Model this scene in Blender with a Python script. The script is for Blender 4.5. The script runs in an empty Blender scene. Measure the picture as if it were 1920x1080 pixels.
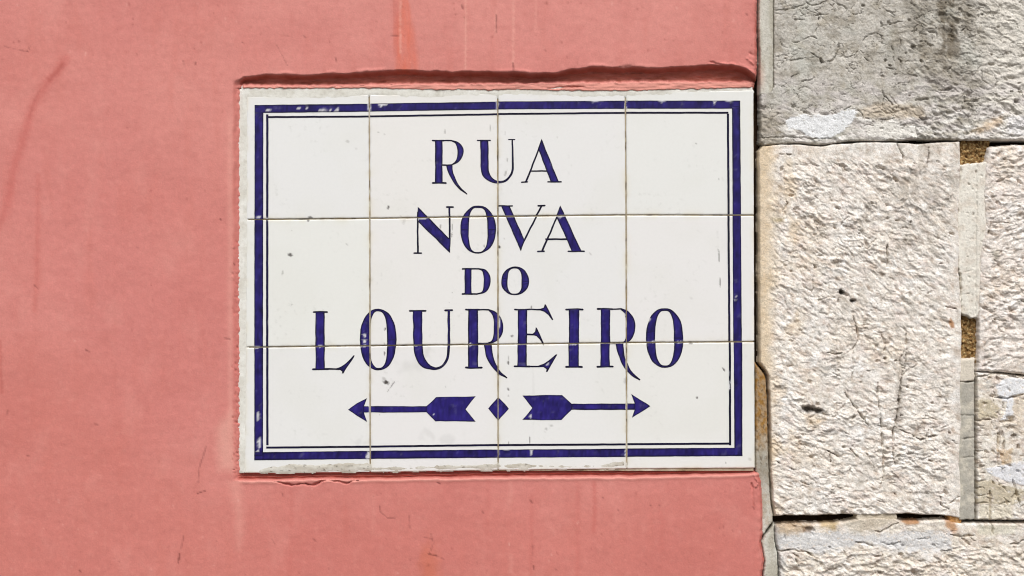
import bpy, math, random
import numpy as np
from mathutils import Vector, geometry

# ------------------------------------------------------------------ scale
# The wall is laid out in "units" of 0.5833 mm (one 14 cm tile = 240 units);
# u runs to the right, v runs down, h is millimetres in front of the tile face.
S = 0.14 / 240.0
ZC = 2.05                      # height of the sign's middle above the pavement
def X(u): return (u - 960.0) * S
def Z(v): return ZC + (540.0 - v) * S

# ------------------------------------------------------------------ camera, sky, sun, exposure
sc = bpy.context.scene
D = 2.2
cam_d = bpy.data.cameras.new('camera')
cam = bpy.data.objects.new('camera', cam_d)
sc.collection.objects.link(cam)
cam.location = (0, -D, ZC)
cam.rotation_euler = (math.radians(90), 0, 0)
cam_d.sensor_width = 36.0
cam_d.lens = 36.0 * D / (1920 * S)
cam_d.clip_start = 0.05
cam_d.clip_end = 400.0
sc.camera = cam

SUN_EL, SUN_AZ = math.radians(50), math.radians(8)     # azimuth away from the wall normal, to the right
w = bpy.data.worlds.new('World'); sc.world = w; w.use_nodes = True
nt = w.node_tree
for n in list(nt.nodes): nt.nodes.remove(n)
sky = nt.nodes.new('ShaderNodeTexSky'); sky.sky_type = 'NISHITA'; sky.sun_disc = False
sky.sun_elevation = SUN_EL
sky.sun_rotation = math.radians(180) - SUN_AZ
sky.altitude = 20; sky.air_density = 1.0; sky.dust_density = 6.0; sky.ozone_density = 1.0
hs = nt.nodes.new('ShaderNodeHueSaturation'); hs.inputs['Saturation'].default_value = 0.25   # thin cloud: a greyish sky
bg = nt.nodes.new('ShaderNodeBackground'); bg.inputs['Strength'].default_value = 0.07
out = nt.nodes.new('ShaderNodeOutputWorld')
nt.links.new(sky.outputs[0], hs.inputs['Color']); nt.links.new(hs.outputs[0], bg.inputs['Color']); nt.links.new(bg.outputs[0], out.inputs['Surface'])

sun_d = bpy.data.lights.new('sun', 'SUN'); sun_d.energy = 1.3; sun_d.angle = math.radians(30); sun_d.color = (1.0, 0.975, 0.945)
sun = bpy.data.objects.new('sun', sun_d); sc.collection.objects.link(sun)
sd = Vector((math.sin(SUN_AZ) * math.cos(SUN_EL), -math.cos(SUN_AZ) * math.cos(SUN_EL), math.sin(SUN_EL)))
sun.rotation_euler = sd.to_track_quat('Z', 'Y').to_euler()
sun.location = (0, -3, 6)

sc.view_settings.view_transform = 'Standard'
sc.view_settings.look = 'None'
sc.view_settings.gamma = 1.0
sc.view_settings.use_curve_mapping = False
sc.view_settings.exposure = 0.54
sc.render.engine = 'CYCLES'
sc.cycles.use_denoising = True
sc.cycles.filter_width = 1.1

# ------------------------------------------------------------------ noise (numpy)
def _hash(ix, iy, seed):
    n = (ix.astype(np.int64) * 374761393 + iy.astype(np.int64) * 668265263 + seed * 1442695041) & 0xffffffff
    n = ((n ^ (n >> 13)) * 1274126177) & 0xffffffff
    n = ((n ^ (n >> 16)) * 2246822519) & 0xffffffff
    return (n ^ (n >> 15)) & 0xffffffff
def rnd(ix, iy, seed): return _hash(ix, iy, seed) / 4294967295.0
def perlin(x, y, seed=0):
    ix, iy = np.floor(x), np.floor(y); fx, fy = x - ix, y - iy
    ux = fx * fx * fx * (fx * (fx * 6 - 15) + 10); uy = fy * fy * fy * (fy * (fy * 6 - 15) + 10)
    def g(i, j):
        a = rnd(ix + i, iy + j, seed) * 2 * np.pi
        return np.cos(a) * (fx - i) + np.sin(a) * (fy - j)
    a, b, c, d = g(0, 0), g(1, 0), g(0, 1), g(1, 1)
    return 1.5 * ((a + (b - a) * ux) * (1 - uy) + (c + (d - c) * ux) * uy)
def fbm(x, y, seed=0, o=4, gain=0.5):
    r = 0; a = 1.0; f = 1.0; t = 0
    for i in range(o):
        r = r + a * perlin(x * f, y * f, seed + 17 * i); t += a; a *= gain; f *= 2.03
    return r / t
def facets(x, y, seed, tilt=1.0):
    """cells, each its own tilted little plane: the marks of a point chisel. Returns height, distance to cell border"""
    ix, iy = np.floor(x), np.floor(y)
    best = np.full(x.shape, 9.0); second = np.full(x.shape, 9.0); hh = np.zeros(x.shape)
    for i in (-1, 0, 1):
        for j in (-1, 0, 1):
            cx, cy = ix + i, iy + j
            px, py = cx + rnd(cx, cy, seed), cy + rnd(cx, cy, seed + 1)
            d = (x - px) ** 2 + (y - py) ** 2
            sel = d < best
            second = np.where(sel, best, np.minimum(second, d))
            tx = (rnd(cx, cy, seed + 2) - 0.5) * 2 * tilt; ty = (rnd(cx, cy, seed + 3) - 0.35) * 2 * tilt
            ph = (rnd(cx, cy, seed + 4) - 0.5) * 1.2 + tx * (x - px) + ty * (y - py)
            hh = np.where(sel, ph, hh); best = np.where(sel, d, best)
    return hh, np.sqrt(second) - np.sqrt(best)
def sstep(a, b, x):
    t = np.clip((x - a) / (b - a), 0, 1); return t * t * (3 - 2 * t)
def lerp(a, b, t): return a + (b - a) * t
def ipl(pts):
    xs = [p[0] for p in pts]; ys = [p[1] for p in pts]
    return lambda x: np.interp(x, xs, ys)

def seg_dist(u, v, pts):
    d = np.full(u.shape, 1e6)
    for (x0, y0), (x1, y1) in zip(pts[:-1], pts[1:]):
        dx, dy = x1 - x0, y1 - y0
        t = np.clip(((u - x0) * dx + (v - y0) * dy) / (dx * dx + dy * dy + 1e-9), 0, 1)
        d = np.minimum(d, np.hypot(u - x0 - t * dx, v - y0 - t * dy))
    return d
def poly_sdf(u, v, pts):
    """> 0 inside"""
    d = seg_dist(u, v, list(pts) + [pts[0]]); ins = np.zeros(u.shape, bool)
    n = len(pts)
    for i in range(n):
        x0, y0 = pts[i]; x1, y1 = pts[(i + 1) % n]
        if y0 == y1: continue
        c = ((y0 > v) != (y1 > v)) & (u < (x1 - x0) * (v - y0) / (y1 - y0) + x0)
        ins ^= c
    return np.where(ins, d, -d)
def lin(c):
    c = np.asarray(c, float) / 255.0
    return np.where(c <= 0.04045, c / 12.92, ((c + 0.055) / 1.055) ** 2.4)
K = 1.04
def alb(r, g, b): return lin((r, g, b)) / K
def cr(ox, oy, k, pts): return [(ox + a / k, oy + b / k) for a, b in pts]

class Field:
    """a grid over the wall with height, colour, and the tools to work on them"""
    def __init__(s, gx, gy):
        s.gx, s.gy = np.asarray(gx, float), np.asarray(gy, float)
        s.u, s.v = np.meshgrid(s.gx, s.gy)
        s.h = np.zeros(s.u.shape); s.c = np.zeros(s.u.shape + (3,)); s.keep = np.ones(s.u.shape, bool)
    def box(s, pts, pad):
        a = [p[0] for p in pts]; b = [p[1] for p in pts]
        i0, i1 = np.searchsorted(s.gx, [min(a) - pad, max(a) + pad]); j0, j1 = np.searchsorted(s.gy, [min(b) - pad, max(b) + pad])
        return slice(j0, j1), slice(i0, i1)
    def crack(s, pts, depth, width, wob=1.2, seed=3):
        bx = s.box(pts, 14); u, v = s.u[bx], s.v[bx]
        if u.size == 0: return
        uu = u + wob * (perlin(u / 7.0, v / 7.0, seed) * 1.6 + perlin(u / 2.6, v / 2.6, seed + 1) * .7); vv = v + wob * (perlin(u / 7.0, v / 7.0, seed + 9) * 1.6 + perlin(u / 2.6, v / 2.6, seed + 2) * .7)
        L = [math.hypot(b[0] - a[0], b[1] - a[1]) for a, b in zip(pts[:-1], pts[1:])]; T = sum(L) + 1e-9; acc = 0
        d = np.full(u.shape, 1e6); tt = np.zeros(u.shape)
        for (a, b), l in zip(zip(pts[:-1], pts[1:]), L):
            dx, dy = b[0] - a[0], b[1] - a[1]
            t = np.clip(((uu - a[0]) * dx + (vv - a[1]) * dy) / (l * l + 1e-9), 0, 1)
            dd = np.hypot(uu - a[0] - t * dx, vv - a[1] - t * dy)
            tt = np.where(dd < d, (acc + t * l) / T, tt); d = np.minimum(d, dd); acc += l
        wd = width * (0.85 + 0.9 * perlin(u / 9.0, v / 9.0, seed + 4)) * (.45 + .65 * np.sin(np.pi * np.clip(tt, 0, 1)) ** .6)
        s.h[bx] -= depth * np.exp(-(d / np.maximum(wd, 0.45)) ** 2) * np.clip(.95 + .9 * perlin(u / 14.0, v / 14.0, seed + 6), .15, 1.4)
    def pit(s, x, y, rx, ry, depth, ang=0.0, seed=5):
        r = max(rx, ry); bx = s.box([(x, y)], r * 2.2 + 4); u, v = s.u[bx] - x, s.v[bx] - y
        if u.size == 0: return
        ca, sa = math.cos(ang), math.sin(ang)
        a = (u * ca + v * sa) / rx; b = (-u * sa + v * ca) / ry
        d = np.hypot(a, b) + 0.45 * perlin(u / (r * .6) + x, v / (r * .6) + y, seed)
        s.h[bx] -= depth * (1 - sstep(0.45, 1.15, d))
    def tint(s, mask, col):
        s.c[:] = s.c + (np.asarray(col) - s.c) * np.clip(mask, 0, 1)[..., None]
    def tint_poly(s, pts, col, amt=1.0, soft=3.0, rough=4.0, scale=9.0, seed=11, holes=0.0):
        bx = s.box(pts, 20); u, v = s.u[bx], s.v[bx]
        if u.size == 0: return None
        d = poly_sdf(u, v, pts) + 1.6 * rough * fbm(u / (scale * 1.6), v / scale, seed, 5, .7)
        m = sstep(-soft * 1.5, soft * 1.5, d) * amt
        if holes: m = m * sstep(-.42, -.12, fbm(u / 8, v / 6, seed + 77, 4, .65) + .35 * (1 - holes))
        s.c[bx] = s.c[bx] + (np.asarray(col) - s.c[bx]) * m[..., None]
        return bx, m
    def tint_line(s, pts, col, w, amt, rough=0.0, seed=2):
        bx = s.box(pts, w * 3 + 5); u, v = s.u[bx], s.v[bx]
        if u.size == 0: return
        d = seg_dist(u, v, pts) + rough * perlin(u / 6.0, v / 6.0, seed)
        m = amt * np.exp(-(np.maximum(d, 0) / w) ** 2)
        s.c[bx] = s.c[bx] + (np.asarray(col) - s.c[bx]) * m[..., None]
    def mesh(s, name):
        ny, nx = s.u.shape
        q = s.keep[:-1, :-1] & s.keep[1:, :-1] & s.keep[:-1, 1:] & s.keep[1:, 1:]
        idx = np.arange(ny * nx).reshape(ny, nx)
        f = np.stack([idx[:-1, :-1], idx[1:, :-1], idx[1:, 1:], idx[:-1, 1:]], -1)[q]
        used, inv = np.unique(f.ravel(), return_inverse=True)
        co = np.stack([X(s.u), -s.h * 0.001, Z(s.v)], -1).reshape(-1, 3)[used]
        cl = np.concatenate([np.clip(s.c, 0.002, 0.9).reshape(-1, 3)[used], np.ones((len(used), 1))], 1)
        return quad_mesh(name, co, inv.reshape(-1, 4), cl)

def quad_mesh(name, co, f, cl=None, smooth=True):
    me = bpy.data.meshes.new(name)
    me.vertices.add(len(co)); me.vertices.foreach_set('co', np.ascontiguousarray(co, dtype=np.float32).ravel())
    me.loops.add(f.size); me.loops.foreach_set('vertex_index', np.ascontiguousarray(f, dtype=np.int32).ravel())
    n = f.shape[1]
    me.polygons.add(len(f)); me.polygons.foreach_set('loop_start', np.arange(0, f.size, n, dtype=np.int32))
    me.polygons.foreach_set('use_smooth', np.full(len(f), smooth, dtype=bool))
    if cl is not None:
        at = me.color_attributes.new('col', 'FLOAT_COLOR', 'POINT')
        at.data.foreach_set('color', np.ascontiguousarray(cl, dtype=np.float32).ravel())
    me.update(calc_edges=True)
    return me

# ------------------------------------------------------------------ objects
def link(name, me, mat, parent=None, label=None):
    o = bpy.data.objects.new(name, me); sc.collection.objects.link(o)
    if mat: me.materials.append(mat)
    if parent: o.parent = parent; o.matrix_parent_inverse = parent.matrix_world.inverted()
    if label: o['label'] = label
    return o
def thing(name, label, cat, loc):
    o = bpy.data.objects.new(name, None); sc.collection.objects.link(o)
    o.location = loc; o['label'] = label; o['category'] = cat; o['kind'] = 'thing'; o.empty_display_size = 0.1
    bpy.context.view_layer.update()
    return o

# ------------------------------------------------------------------ materials
def material(name, rough=0.9, spec=0.3, grain=0.12, grain_scale=900, bump=0.3, bump_scale=700, bump_dist=0.0006, coat=0.0, attr='col', detail=4, rough_var=0.0, mott=0.0):
    m = bpy.data.materials.new(name); m.use_nodes = True; t = m.node_tree
    b = t.nodes['Principled BSDF']; b.inputs['Roughness'].default_value = rough; b.inputs['Specular IOR Level'].default_value = spec
    tc = t.nodes.new('ShaderNodeTexCoord')
    at = t.nodes.new('ShaderNodeAttribute'); at.attribute_name = attr
    nz = t.nodes.new('ShaderNodeTexNoise'); nz.inputs['Scale'].default_value = grain_scale; nz.inputs['Detail'].default_value = detail; nz.inputs['Roughness'].default_value = 0.65
    t.links.new(tc.outputs['Object'], nz.inputs['Vector'])
    mr = t.nodes.new('ShaderNodeMapRange'); mr.inputs['From Min'].default_value = 0.3; mr.inputs['From Max'].default_value = 0.7
    mr.inputs['To Min'].default_value = 1 - grain; mr.inputs['To Max'].default_value = 1 + grain; mr.clamp = True
    t.links.new(nz.outputs['Fac'], mr.inputs['Value'])
    mx = t.nodes.new('ShaderNodeVectorMath'); mx.operation = 'SCALE'
    t.links.new(at.outputs['Color'], mx.inputs[0]); t.links.new(mr.outputs['Result'], mx.inputs['Scale'])
    src = mx
    if mott:
        n3 = t.nodes.new('ShaderNodeTexNoise'); n3.inputs['Scale'].default_value = 170; n3.inputs['Detail'].default_value = 6; n3.inputs['Roughness'].default_value = 0.75
        t.links.new(tc.outputs['Object'], n3.inputs['Vector'])
        m3 = t.nodes.new('ShaderNodeMapRange'); m3.inputs['From Min'].default_value = 0.3; m3.inputs['From Max'].default_value = 0.7; m3.inputs['To Min'].default_value = 1 - mott; m3.inputs['To Max'].default_value = 1 + mott
        t.links.new(n3.outputs['Fac'], m3.inputs['Value'])
        src = t.nodes.new('ShaderNodeVectorMath'); src.operation = 'SCALE'
        t.links.new(mx.outputs['Vector'], src.inputs[0]); t.links.new(m3.outputs['Result'], src.inputs['Scale'])
    t.links.new(src.outputs['Vector'], b.inputs['Base Color'])
    if bump > 0:
        n2 = t.nodes.new('ShaderNodeTexNoise'); n2.inputs['Scale'].default_value = bump_scale; n2.inputs['Detail'].default_value = detail
        t.links.new(tc.outputs['Object'], n2.inputs['Vector'])
        bp = t.nodes.new('ShaderNodeBump'); bp.inputs['Strength'].default_value = bump; bp.inputs['Distance'].default_value = bump_dist
        t.links.new(n2.outputs['Fac'], bp.inputs['Height']); t.links.new(bp.outputs['Normal'], b.inputs['Normal'])
        if rough_var:
            r2 = t.nodes.new('ShaderNodeMapRange'); r2.inputs['To Min'].default_value = rough - rough_var; r2.inputs['To Max'].default_value = rough + rough_var
            t.links.new(nz.outputs['Fac'], r2.inputs['Value']); t.links.new(r2.outputs['Result'], b.inputs['Roughness'])
    return m
M_paint = material('pink_paint', 0.72, 0.25, 0.05, 700, 0.25, 500, 0.0008, mott=.05)
M_stone = material('limestone', 0.92, 0.2, 0.2, 560, 0.6, 800, 0.001, mott=.14)
M_cement = material('cement', 0.95, 0.15, 0.14, 700, 0.5, 1000, 0.0006, mott=.08)
M_smear = material('lime_smear', 0.9, 0.2, 0.05, 700, 0.25, 900, 0.0004, mott=.06)
M_ochre = material('sandy_core', 0.95, 0.1, 0.22, 240, 0.8, 600, 0.002)
M_tile = material('white_glaze', 0.16, 0.5, 0.012, 300, 0.05, 60, 0.0006, rough_var=0.06)
M_ink = material('blue_glaze', 0.3, 0.3, 0.02, 420, 0.06, 90, 0.0006, rough_var=0.06)
M_back = material('dark_mortar', 0.95, 0.1, 0.3, 300, 0.5, 400, 0.002)
M_ground = material('paving', 0.9, 0.2, 0.25, 20, 0.4, 60, 0.01)

def grid_lines(lo, hi, inner, step_in, step_out, fine=()):
    """coordinates from lo to hi: step_in inside 'inner', step_out beyond, fine = [(a, b, step)]"""
    r = []; x = lo
    while x < hi:
        r.append(x)
        st = step_in if inner[0] <= x < inner[1] else step_out
        for a, b, f in fine:
            if a <= x < b: st = f
        nx = x + st
        for e in [inner[0], inner[1]] + [q for a, b, f in fine for q in (a, b)]:
            if x < e - 1e-6 < nx - 1e-6: nx = e
        x = nx
    r.append(hi)
    return np.array(r)

# ================================================================== THE SETTING
# pavement below (out of frame, it sends its light back up the wall)
g = Field(np.linspace(960 - 20000, 960 + 20000, 60), [0, 1])
nx = 60; xs = np.linspace(-60, 60, nx); ys = np.linspace(-60, 60, nx)
gx, gy = np.meshgrid(xs, ys)
idx = np.arange(nx * nx).reshape(nx, nx)
f = np.stack([idx[:-1, :-1], idx[:-1, 1:], idx[1:, 1:], idx[1:, :-1]], -1).reshape(-1, 4)
co = np.stack([gx, gy, np.zeros_like(gx)], -1).reshape(-1, 3)
me = quad_mesh('pavement', co, f, np.tile([0.14, 0.13, 0.12, 1.0], (len(co), 1)))
o = link('pavement', me, M_ground); o['kind'] = 'structure'; o['label'] = 'grey stone pavement at the foot of the wall'

# ================================================================== PINK WALL
pink_wall = thing('pink_wall', 'pink painted plaster wall with an orange drip stain, framing the tiled street sign', 'wall', (X(0), 0.0, 0.0))

lip = ipl([(440, 154), (452, 151), (458, 146), (475, 143), (500, 141.5), (560, 142), (620, 140), (700, 137), (745, 133), (800, 136), (880, 136), (960, 137), (1000, 139), (1040, 138), (1070, 132), (1100, 129), (1160, 128), (1200, 128), (1250, 129), (1300, 127), (1340, 123), (1370, 125), (1395, 129), (1405, 136), (1420, 150)])
dark_end = ipl([(440, 162), (453, 160), (560, 161), (650, 160), (750, 158), (880, 157), (960, 157), (1100, 155), (1250, 153), (1390, 154), (1420, 154)])
fil_end = ipl([(440, 165), (560, 166), (700, 165), (800, 168), (900, 168.5), (1000, 168), (1050, 170), (1180, 170), (1300, 167), (1410, 164), (1430, 163)])
tile_bot = ipl([(440, 888), (693, 886), (933, 882), (1175, 879.5), (1430, 878)])
bot_edge = ipl([(430, 902), (455, 901), (600, 898), (693, 898), (933, 894.5), (1175, 893), (1300, 890.5), (1400, 888), (1430, 884)])
right_edge = ipl([(-3000, 1418), (0, 1418.5), (60, 1418), (120, 1419), (150, 1417), (166, 1414), (200, 1413), (860, 1414), (880, 1416), (890, 1424), (905, 1427), (930, 1429), (960, 1430), (1000, 1430), (1018, 1427), (1040, 1431), (1052, 1433), (1080, 1429), (1120, 1431), (6000, 1431)])

fx = grid_lines(-3600, 1446, (-30, 1446), 2.4, 60, [(426, 458, 1.5), (1404, 1446, 1.5)])
fy = grid_lines(-2600, 4050, (-30, 1110), 2.4, 60, [(112, 182, 1.2), (866, 918, 1.2)])
P = Field(fx, fy); u, v = P.u, P.v
nom = np.interp(u, [300, 460, 700, 1000, 1420], [5.2, 5.2, 6.4, 8.2, 8.2]) - 3.2 * np.clip(v / 900.0, 0, 1) + 1.1 * fbm(u / 260, v / 260, 1, 3) + 0.5 * fbm(u / 75, v / 60, 5, 3) + 0.16 * fbm(u / 22, v / 18, 6, 2) + 0.06 * perlin(u / 9, v / 9, 8)
wob = lambda sc_, am, sd_: am * fbm(u / sc_, v / (sc_ * 2), sd_, 3)
yl = lip(u) + wob(40, 3.0, 21) + 0.7 * perlin(u / 9, v / 40, 24); yd = dark_end(u) + wob(16, 3.5, 22); yf = fil_end(u) + wob(14, 3.0, 23)
rough_in = 0.35 * perlin(u / 9, v / 4, 31) + 0.8 * perlin(u / 34, v / 7, 32) + 1.3 * sstep(.35, .7, perlin(u / 15, v / 5, 35))
floor_h = -7.5 + rough_in
top = lerp(nom, floor_h, sstep(-1.8, 7, v - yl) ** 0.8)
top = top + 0.7 * np.exp(-((v - yl + 4) / 3.0) ** 2) * sstep(0.0, 0.4, perlin(u / 40, v / 200, 33))
fil = 1.1 + 0.7 * perlin(u / 30, v / 5, 34) + .35 * perlin(u / 9, v / 4, 36)
top = np.where(v > yl + 8, lerp(top, fil, sstep(-8, 1.5, v - yd) ** 1.3), top)
top = np.where(v > yd, lerp(top, -4.0, sstep(-0.5, 2.0, v - yf)), top)
yt = tile_bot(u); yb = bot_edge(u) + wob(26, 2.2, 41)
gro = -6.5 + 1.4 * perlin(u / 18, v / 2.6, 42) + 1.2 * np.exp(-((v - (yt + 0.55 * (yb - yt)) - 1.5 * perlin(u / 30, v / 90, 43)) / 1.3) ** 2) * 2.0
bot = lerp(gro, nom + 0.7 * np.exp(-((v - yb - 3) / 4.0) ** 2), sstep(-2.2, 1.8, v - yb) ** 1.2)
bot = np.where(v < yt, -4.5, bot)
xl = 437 + 4 * fbm(u * 0, v / 40, 51, 3)
xe = 450.5 + 1.6 * fbm(u * 0, v / 26, 52, 3)
left = lerp(nom, 0.7 + 0.45 * perlin(u / 6, v / 7, 53) * sstep(300, 560, v) + 0.3 * perlin(u / 9, v / 14, 54), sstep(-1, 9, u - xl))
left = lerp(left, -4.0, sstep(-1, 1.6, u - xe))
m_l = sstep(-3, 8, v - yl) * (1 - sstep(-4, 1, v - yb))
hl = lerp(nom, left, m_l)
mid = np.where(v < 500, top, bot)
h = lerp(hl, mid, sstep(445, 459, u + 5 * fbm(u / 9, v / 9, 55, 2)))
# the plaster's ragged edge along the stones
xr = right_edge(v) + 1.6 * fbm(u * 0, v / 9, 61, 3)
dr = xr - u
h = h + 0.5 * sstep(22, 3, dr) * fbm(u / 12, v / 12, 62, 3) * 2
h = lerp(h, h - 5.0, sstep(7, 0.5, dr) ** 1.5)
h = np.where(dr < 0, h - 9 * np.clip(-dr / 1.5, 0, 2.0), h)
P.h = h
P.keep = (dr > -3.2) & ~((u > 462) & (u < 1416) & (v > 184) & (v < 868))

# colours: roller-applied paint, faded in patches
base = alb(210, 131, 124)
P.c[:] = base
P.tint(0.55 * sstep(-0.5, 0.6, fbm(u / 330, v / 420, 71, 3)), alb(222, 149, 139))
P.tint(0.40 * sstep(-0.15, 0.55, fbm(u / 300 + 7, v / 300, 72, 4)), alb(205, 122, 113))
P.tint_poly([(-200, 700), (60, 640), (190, 700), (300, 860), (420, 930), (640, 925), (900, 915), (1150, 930), (1425, 925), (1440, 1600), (-200, 1600)], alb(203, 119, 109), .6, 70, 55, 90)   # deeper pink low on the wall
P.tint_poly([(450, -300), (1430, -300), (1420, 90), (1000, 110), (600, 60), (470, 20)], alb(223, 150, 141), .5, 40, 40, 90)  # paler pink above the sign
P.tint(0.22 * sstep(0.0, 0.6, fbm(u / 26, v / 150, 73, 3)) , alb(203, 118, 106))                 # faint vertical wash marks
P.tint(0.18 * sstep(0.1, 0.5, fbm(u / 15, v / 15, 74, 3)), alb(194, 112, 104))
P.tint(0.22 * sstep(0.05, 0.5, fbm(u / 80, v / 110, 81, 4, .6)), alb(198, 118, 110))
P.tint(0.20 * sstep(0.05, 0.5, fbm(u / 70 + 5, v / 130, 82, 4, .6)), alb(228, 160, 150))
P.tint(0.13 * sstep(0.1, 0.5, fbm(u / 12 + 3, v / 12, 75, 3)), alb(230, 160, 148))
dn = wob(30, 5, 76)
# orange drip above the sign
d1 = np.abs(u - (757 + np.clip(v - 20, 0, 200) * 0.06) + dn) / np.interp(v, [-2600, 0, 60, 130], [14, 11, 20, 24])
P.tint(0.62 * sstep(1.15, 0.6, d1) * sstep(150, 128, v) * (0.75 + 0.5 * perlin(u / 7, v / 40, 77)), alb(222, 112, 84))
P.tint(0.3 * sstep(1.0, 0.7, np.abs(u - 742) / 6) * sstep(140, 60, v) * sstep(-40, 0, v), alb(200, 100, 85))
# ochre patch low in the middle
d2 = np.hypot((u - 806) / 26, (v - 1062) / 62) + 0.5 * fbm(u / 20, v / 40, 78)
P.tint(0.5 * sstep(1.1, 0.3, d2), alb(205, 112, 82))
# old scuff on the left
sm = cr(0, 0, 3.6, [(455, 400), (385, 490), (300, 600), (230, 720), (190, 850), (150, 980), (110, 1090)]) + [(14, 390), (-20, 460)]
P.tint_line(sm, alb(196, 100, 92), 9, 0.45, 4)
P.tint_line(cr(0, 0, 3.6, [(430, 440), (385, 500), (340, 540)]), alb(178, 92, 84), 5, 0.55, 2)
P.tint_line(cr(0, 0, 3.6, [(205, 790), (235, 690), (275, 610)]), alb(180, 92, 84), 2.2, 0.4, 1)
P.tint_line([(74, 330), (72, 430), (70, 540), (66, 580)], alb(200, 112, 103), 5, 0.45, 3)
P.tint_line([(2, 640), (3, 700), (5, 735)], alb(185, 95, 86), 3, 0.5, 2)
# pale rubbed plaster beside the sign's lower left corner
P.tint_poly([(408, 800), (436, 770), (440, 880), (412, 880)], alb(226, 165, 152), 0.7, 9, 4)
P.tint_poly([(430, 905), (452, 905), (456, 1000), (448, 1030), (442, 960)], alb(226, 158, 146), 0.6, 8, 4)
P.tint(0.45 * np.exp(-((u - 432) / 5.0) ** 2) * sstep(200, 240, v) * sstep(900, 860, v), alb(228, 160, 148))
# drips below the sign
for k, (x0, y0, y1, a) in enumerate([(1114, 905, 995, .6), (1083, 905, 1080, .35), (996, 930, 1075, .35), (915, 900, 1000, .3), (958, 905, 940, -.5), (958, 1040, 1070, -.5), (545, 910, 1080, .25), (700, 930, 1000, -.25), (1240, 960, 1060, .2), (649, 950, 1010, .2)]):
    P.tint_line([(x0, y0), (x0 + 1, (y0 + y1) / 2), (x0 - 1, y1)], alb(196, 103, 93) if a > 0 else alb(226, 156, 144), 4.0, abs(a) * .7, 2.5, seed=90 + k)
for k, (x0, y0, y1, a) in enumerate([(874, 0, 130, .45), (963, 0, 120, .4), (930, 20, 70, .2), (1005, 0, 60, .25), (752, 0, 100, .5)]):
    P.tint_line([(x0, y0), (x0 - 1, y1)], alb(236, 175, 160), 1.8, a, 2.0, seed=100 + k)
# the reveal of the lip: its shade painted in as a darker, browner red
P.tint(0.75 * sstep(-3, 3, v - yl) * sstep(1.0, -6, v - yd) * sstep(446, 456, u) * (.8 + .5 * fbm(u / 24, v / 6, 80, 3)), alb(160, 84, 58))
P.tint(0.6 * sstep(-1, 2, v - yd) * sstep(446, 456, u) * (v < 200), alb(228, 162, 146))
P.tint(0.7 * sstep(0.5, -2.5, v - yb) * (v > yt) * sstep(440, 454, u), alb(176, 86, 72))  # shade in the groove below the tiles, painted as dark red
P.tint(0.45 * sstep(4, 0, np.abs(v - yb - 3)) * sstep(430, 450, u) * (v > 500), alb(232, 170, 156))  # painted highlight along the rounded lower edge
P.tint(0.4 * sstep(-2, 5, u - xl) * (u < 456) * m_l, alb(196, 108, 98))  # shading of the left reveal, put into the colour as a redder band
P.tint(0.55 * sstep(10, 1, dr) * sstep(-0.3, 0.3, fbm(u / 9, v / 16, 79, 3)), alb(190, 92, 78))
# nicks, specks and scratches
rng = random.Random(4)
dk = alb(92, 36, 32)
for (x0, y0, x1, y1, wd, a) in [(630, 110, 632, 117, 1.5, .95), (931, 30, 930, 62, 1.4, .7), (867, 12, 868, 18, 2.0, .8), (962, 120, 963, 133, 1.6, .8), (735, 68, 748, 69, 1.6, .6),
        (387, 838, 375, 874, 1.5, .6), (374, 877, 372, 905, 1.3, .5), (371, 925, 385, 920, 1.5, .9), (345, 1005, 340, 1030, 1.4, .5), (337, 1038, 335, 1055, 1.8, .95), (455, 80, 458, 82, 1.5, .7),
        (345, 115, 346, 121, 1.4, .6), (368, 118, 368, 121, 1.6, .6), (162, 656, 168, 659, 1.8, .8), (178, 795, 184, 796, 1.8, .7), (150, 1069, 152, 1071, 1.8, .9), (52, 854, 56, 855, 1.8, .6),
        (414, 411, 415, 412, 1.7, .9), (439, 494, 440, 496, 1.8, .9), (259, 464, 260, 466, 2, .5), (66, 535, 72, 541, 1.6, .6), (422, 634, 432, 636, 1.5, .7), (16, 770, 14, 776, 2.2, .5),
        (712, 948, 714, 960, 1.3, .7), (714, 960, 728, 971, 1.2, .5), (728, 971, 742, 970, 1.2, .6), (768, 965, 769, 990, 1.5, .5), (804, 1038, 818, 1041, 1.5, .9), (818, 1041, 832, 1047, 1.2, .5), (808, 1000, 813, 1018, 1.2, .5), (813, 1018, 806, 1036, 1.2, .5),
        (790, 1005, 810, 1010, 1.2, .4), (820, 904, 825, 906, 1.6, .9), (905, 958, 906, 960, 2, .7), (530, 925, 531, 930, 1.6, .5), (588, 1010, 592, 1014, 1.6, .6), (995, 938, 997, 941, 2, .8), (1000, 1060, 1001, 1066, 1.8, .7), (999, 1020, 999, 1040, 1.2, .4),
        (1130, 932, 1131, 933, 1.8, .8), (1219, 946, 1220, 947, 1.8, .8), (1235, 946, 1236, 947, 1.6, .6), (1158, 955, 1159, 956, 1.6, .6), (1347, 989, 1348, 990, 1.6, .6), (1042, 1065, 1043, 1067, 1.6, .6), (1411, 950, 1413, 953, 2.2, .95), (1398, 28, 1399, 29, 2, .9), (1022, 96, 1023, 97, 1.8, .6),
        (520, 86, 540, 124, 0.9, .45), (10, 88, 40, 95, 1.0, .4), (40, 95, 54, 97, 1.2, .6), (54, 97, 58, 88, 1.0, .4), (532, 67, 548, 70, 1.3, .3), (571, 69, 574, 71, 1.8, .5), (335, 225, 337, 229, 3.5, .2), (700, 930, 715, 925, 1.2, .3), (510, 1010, 516, 1020, 1.2, .3)]:
    P.tint_line([(x0, y0), (x1, y1)], dk, wd * .85, a * .75, 0.9)
    P.crack([(x0, y0), (x1, y1)], 0.35 * a, wd * .9, 0.6)
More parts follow.
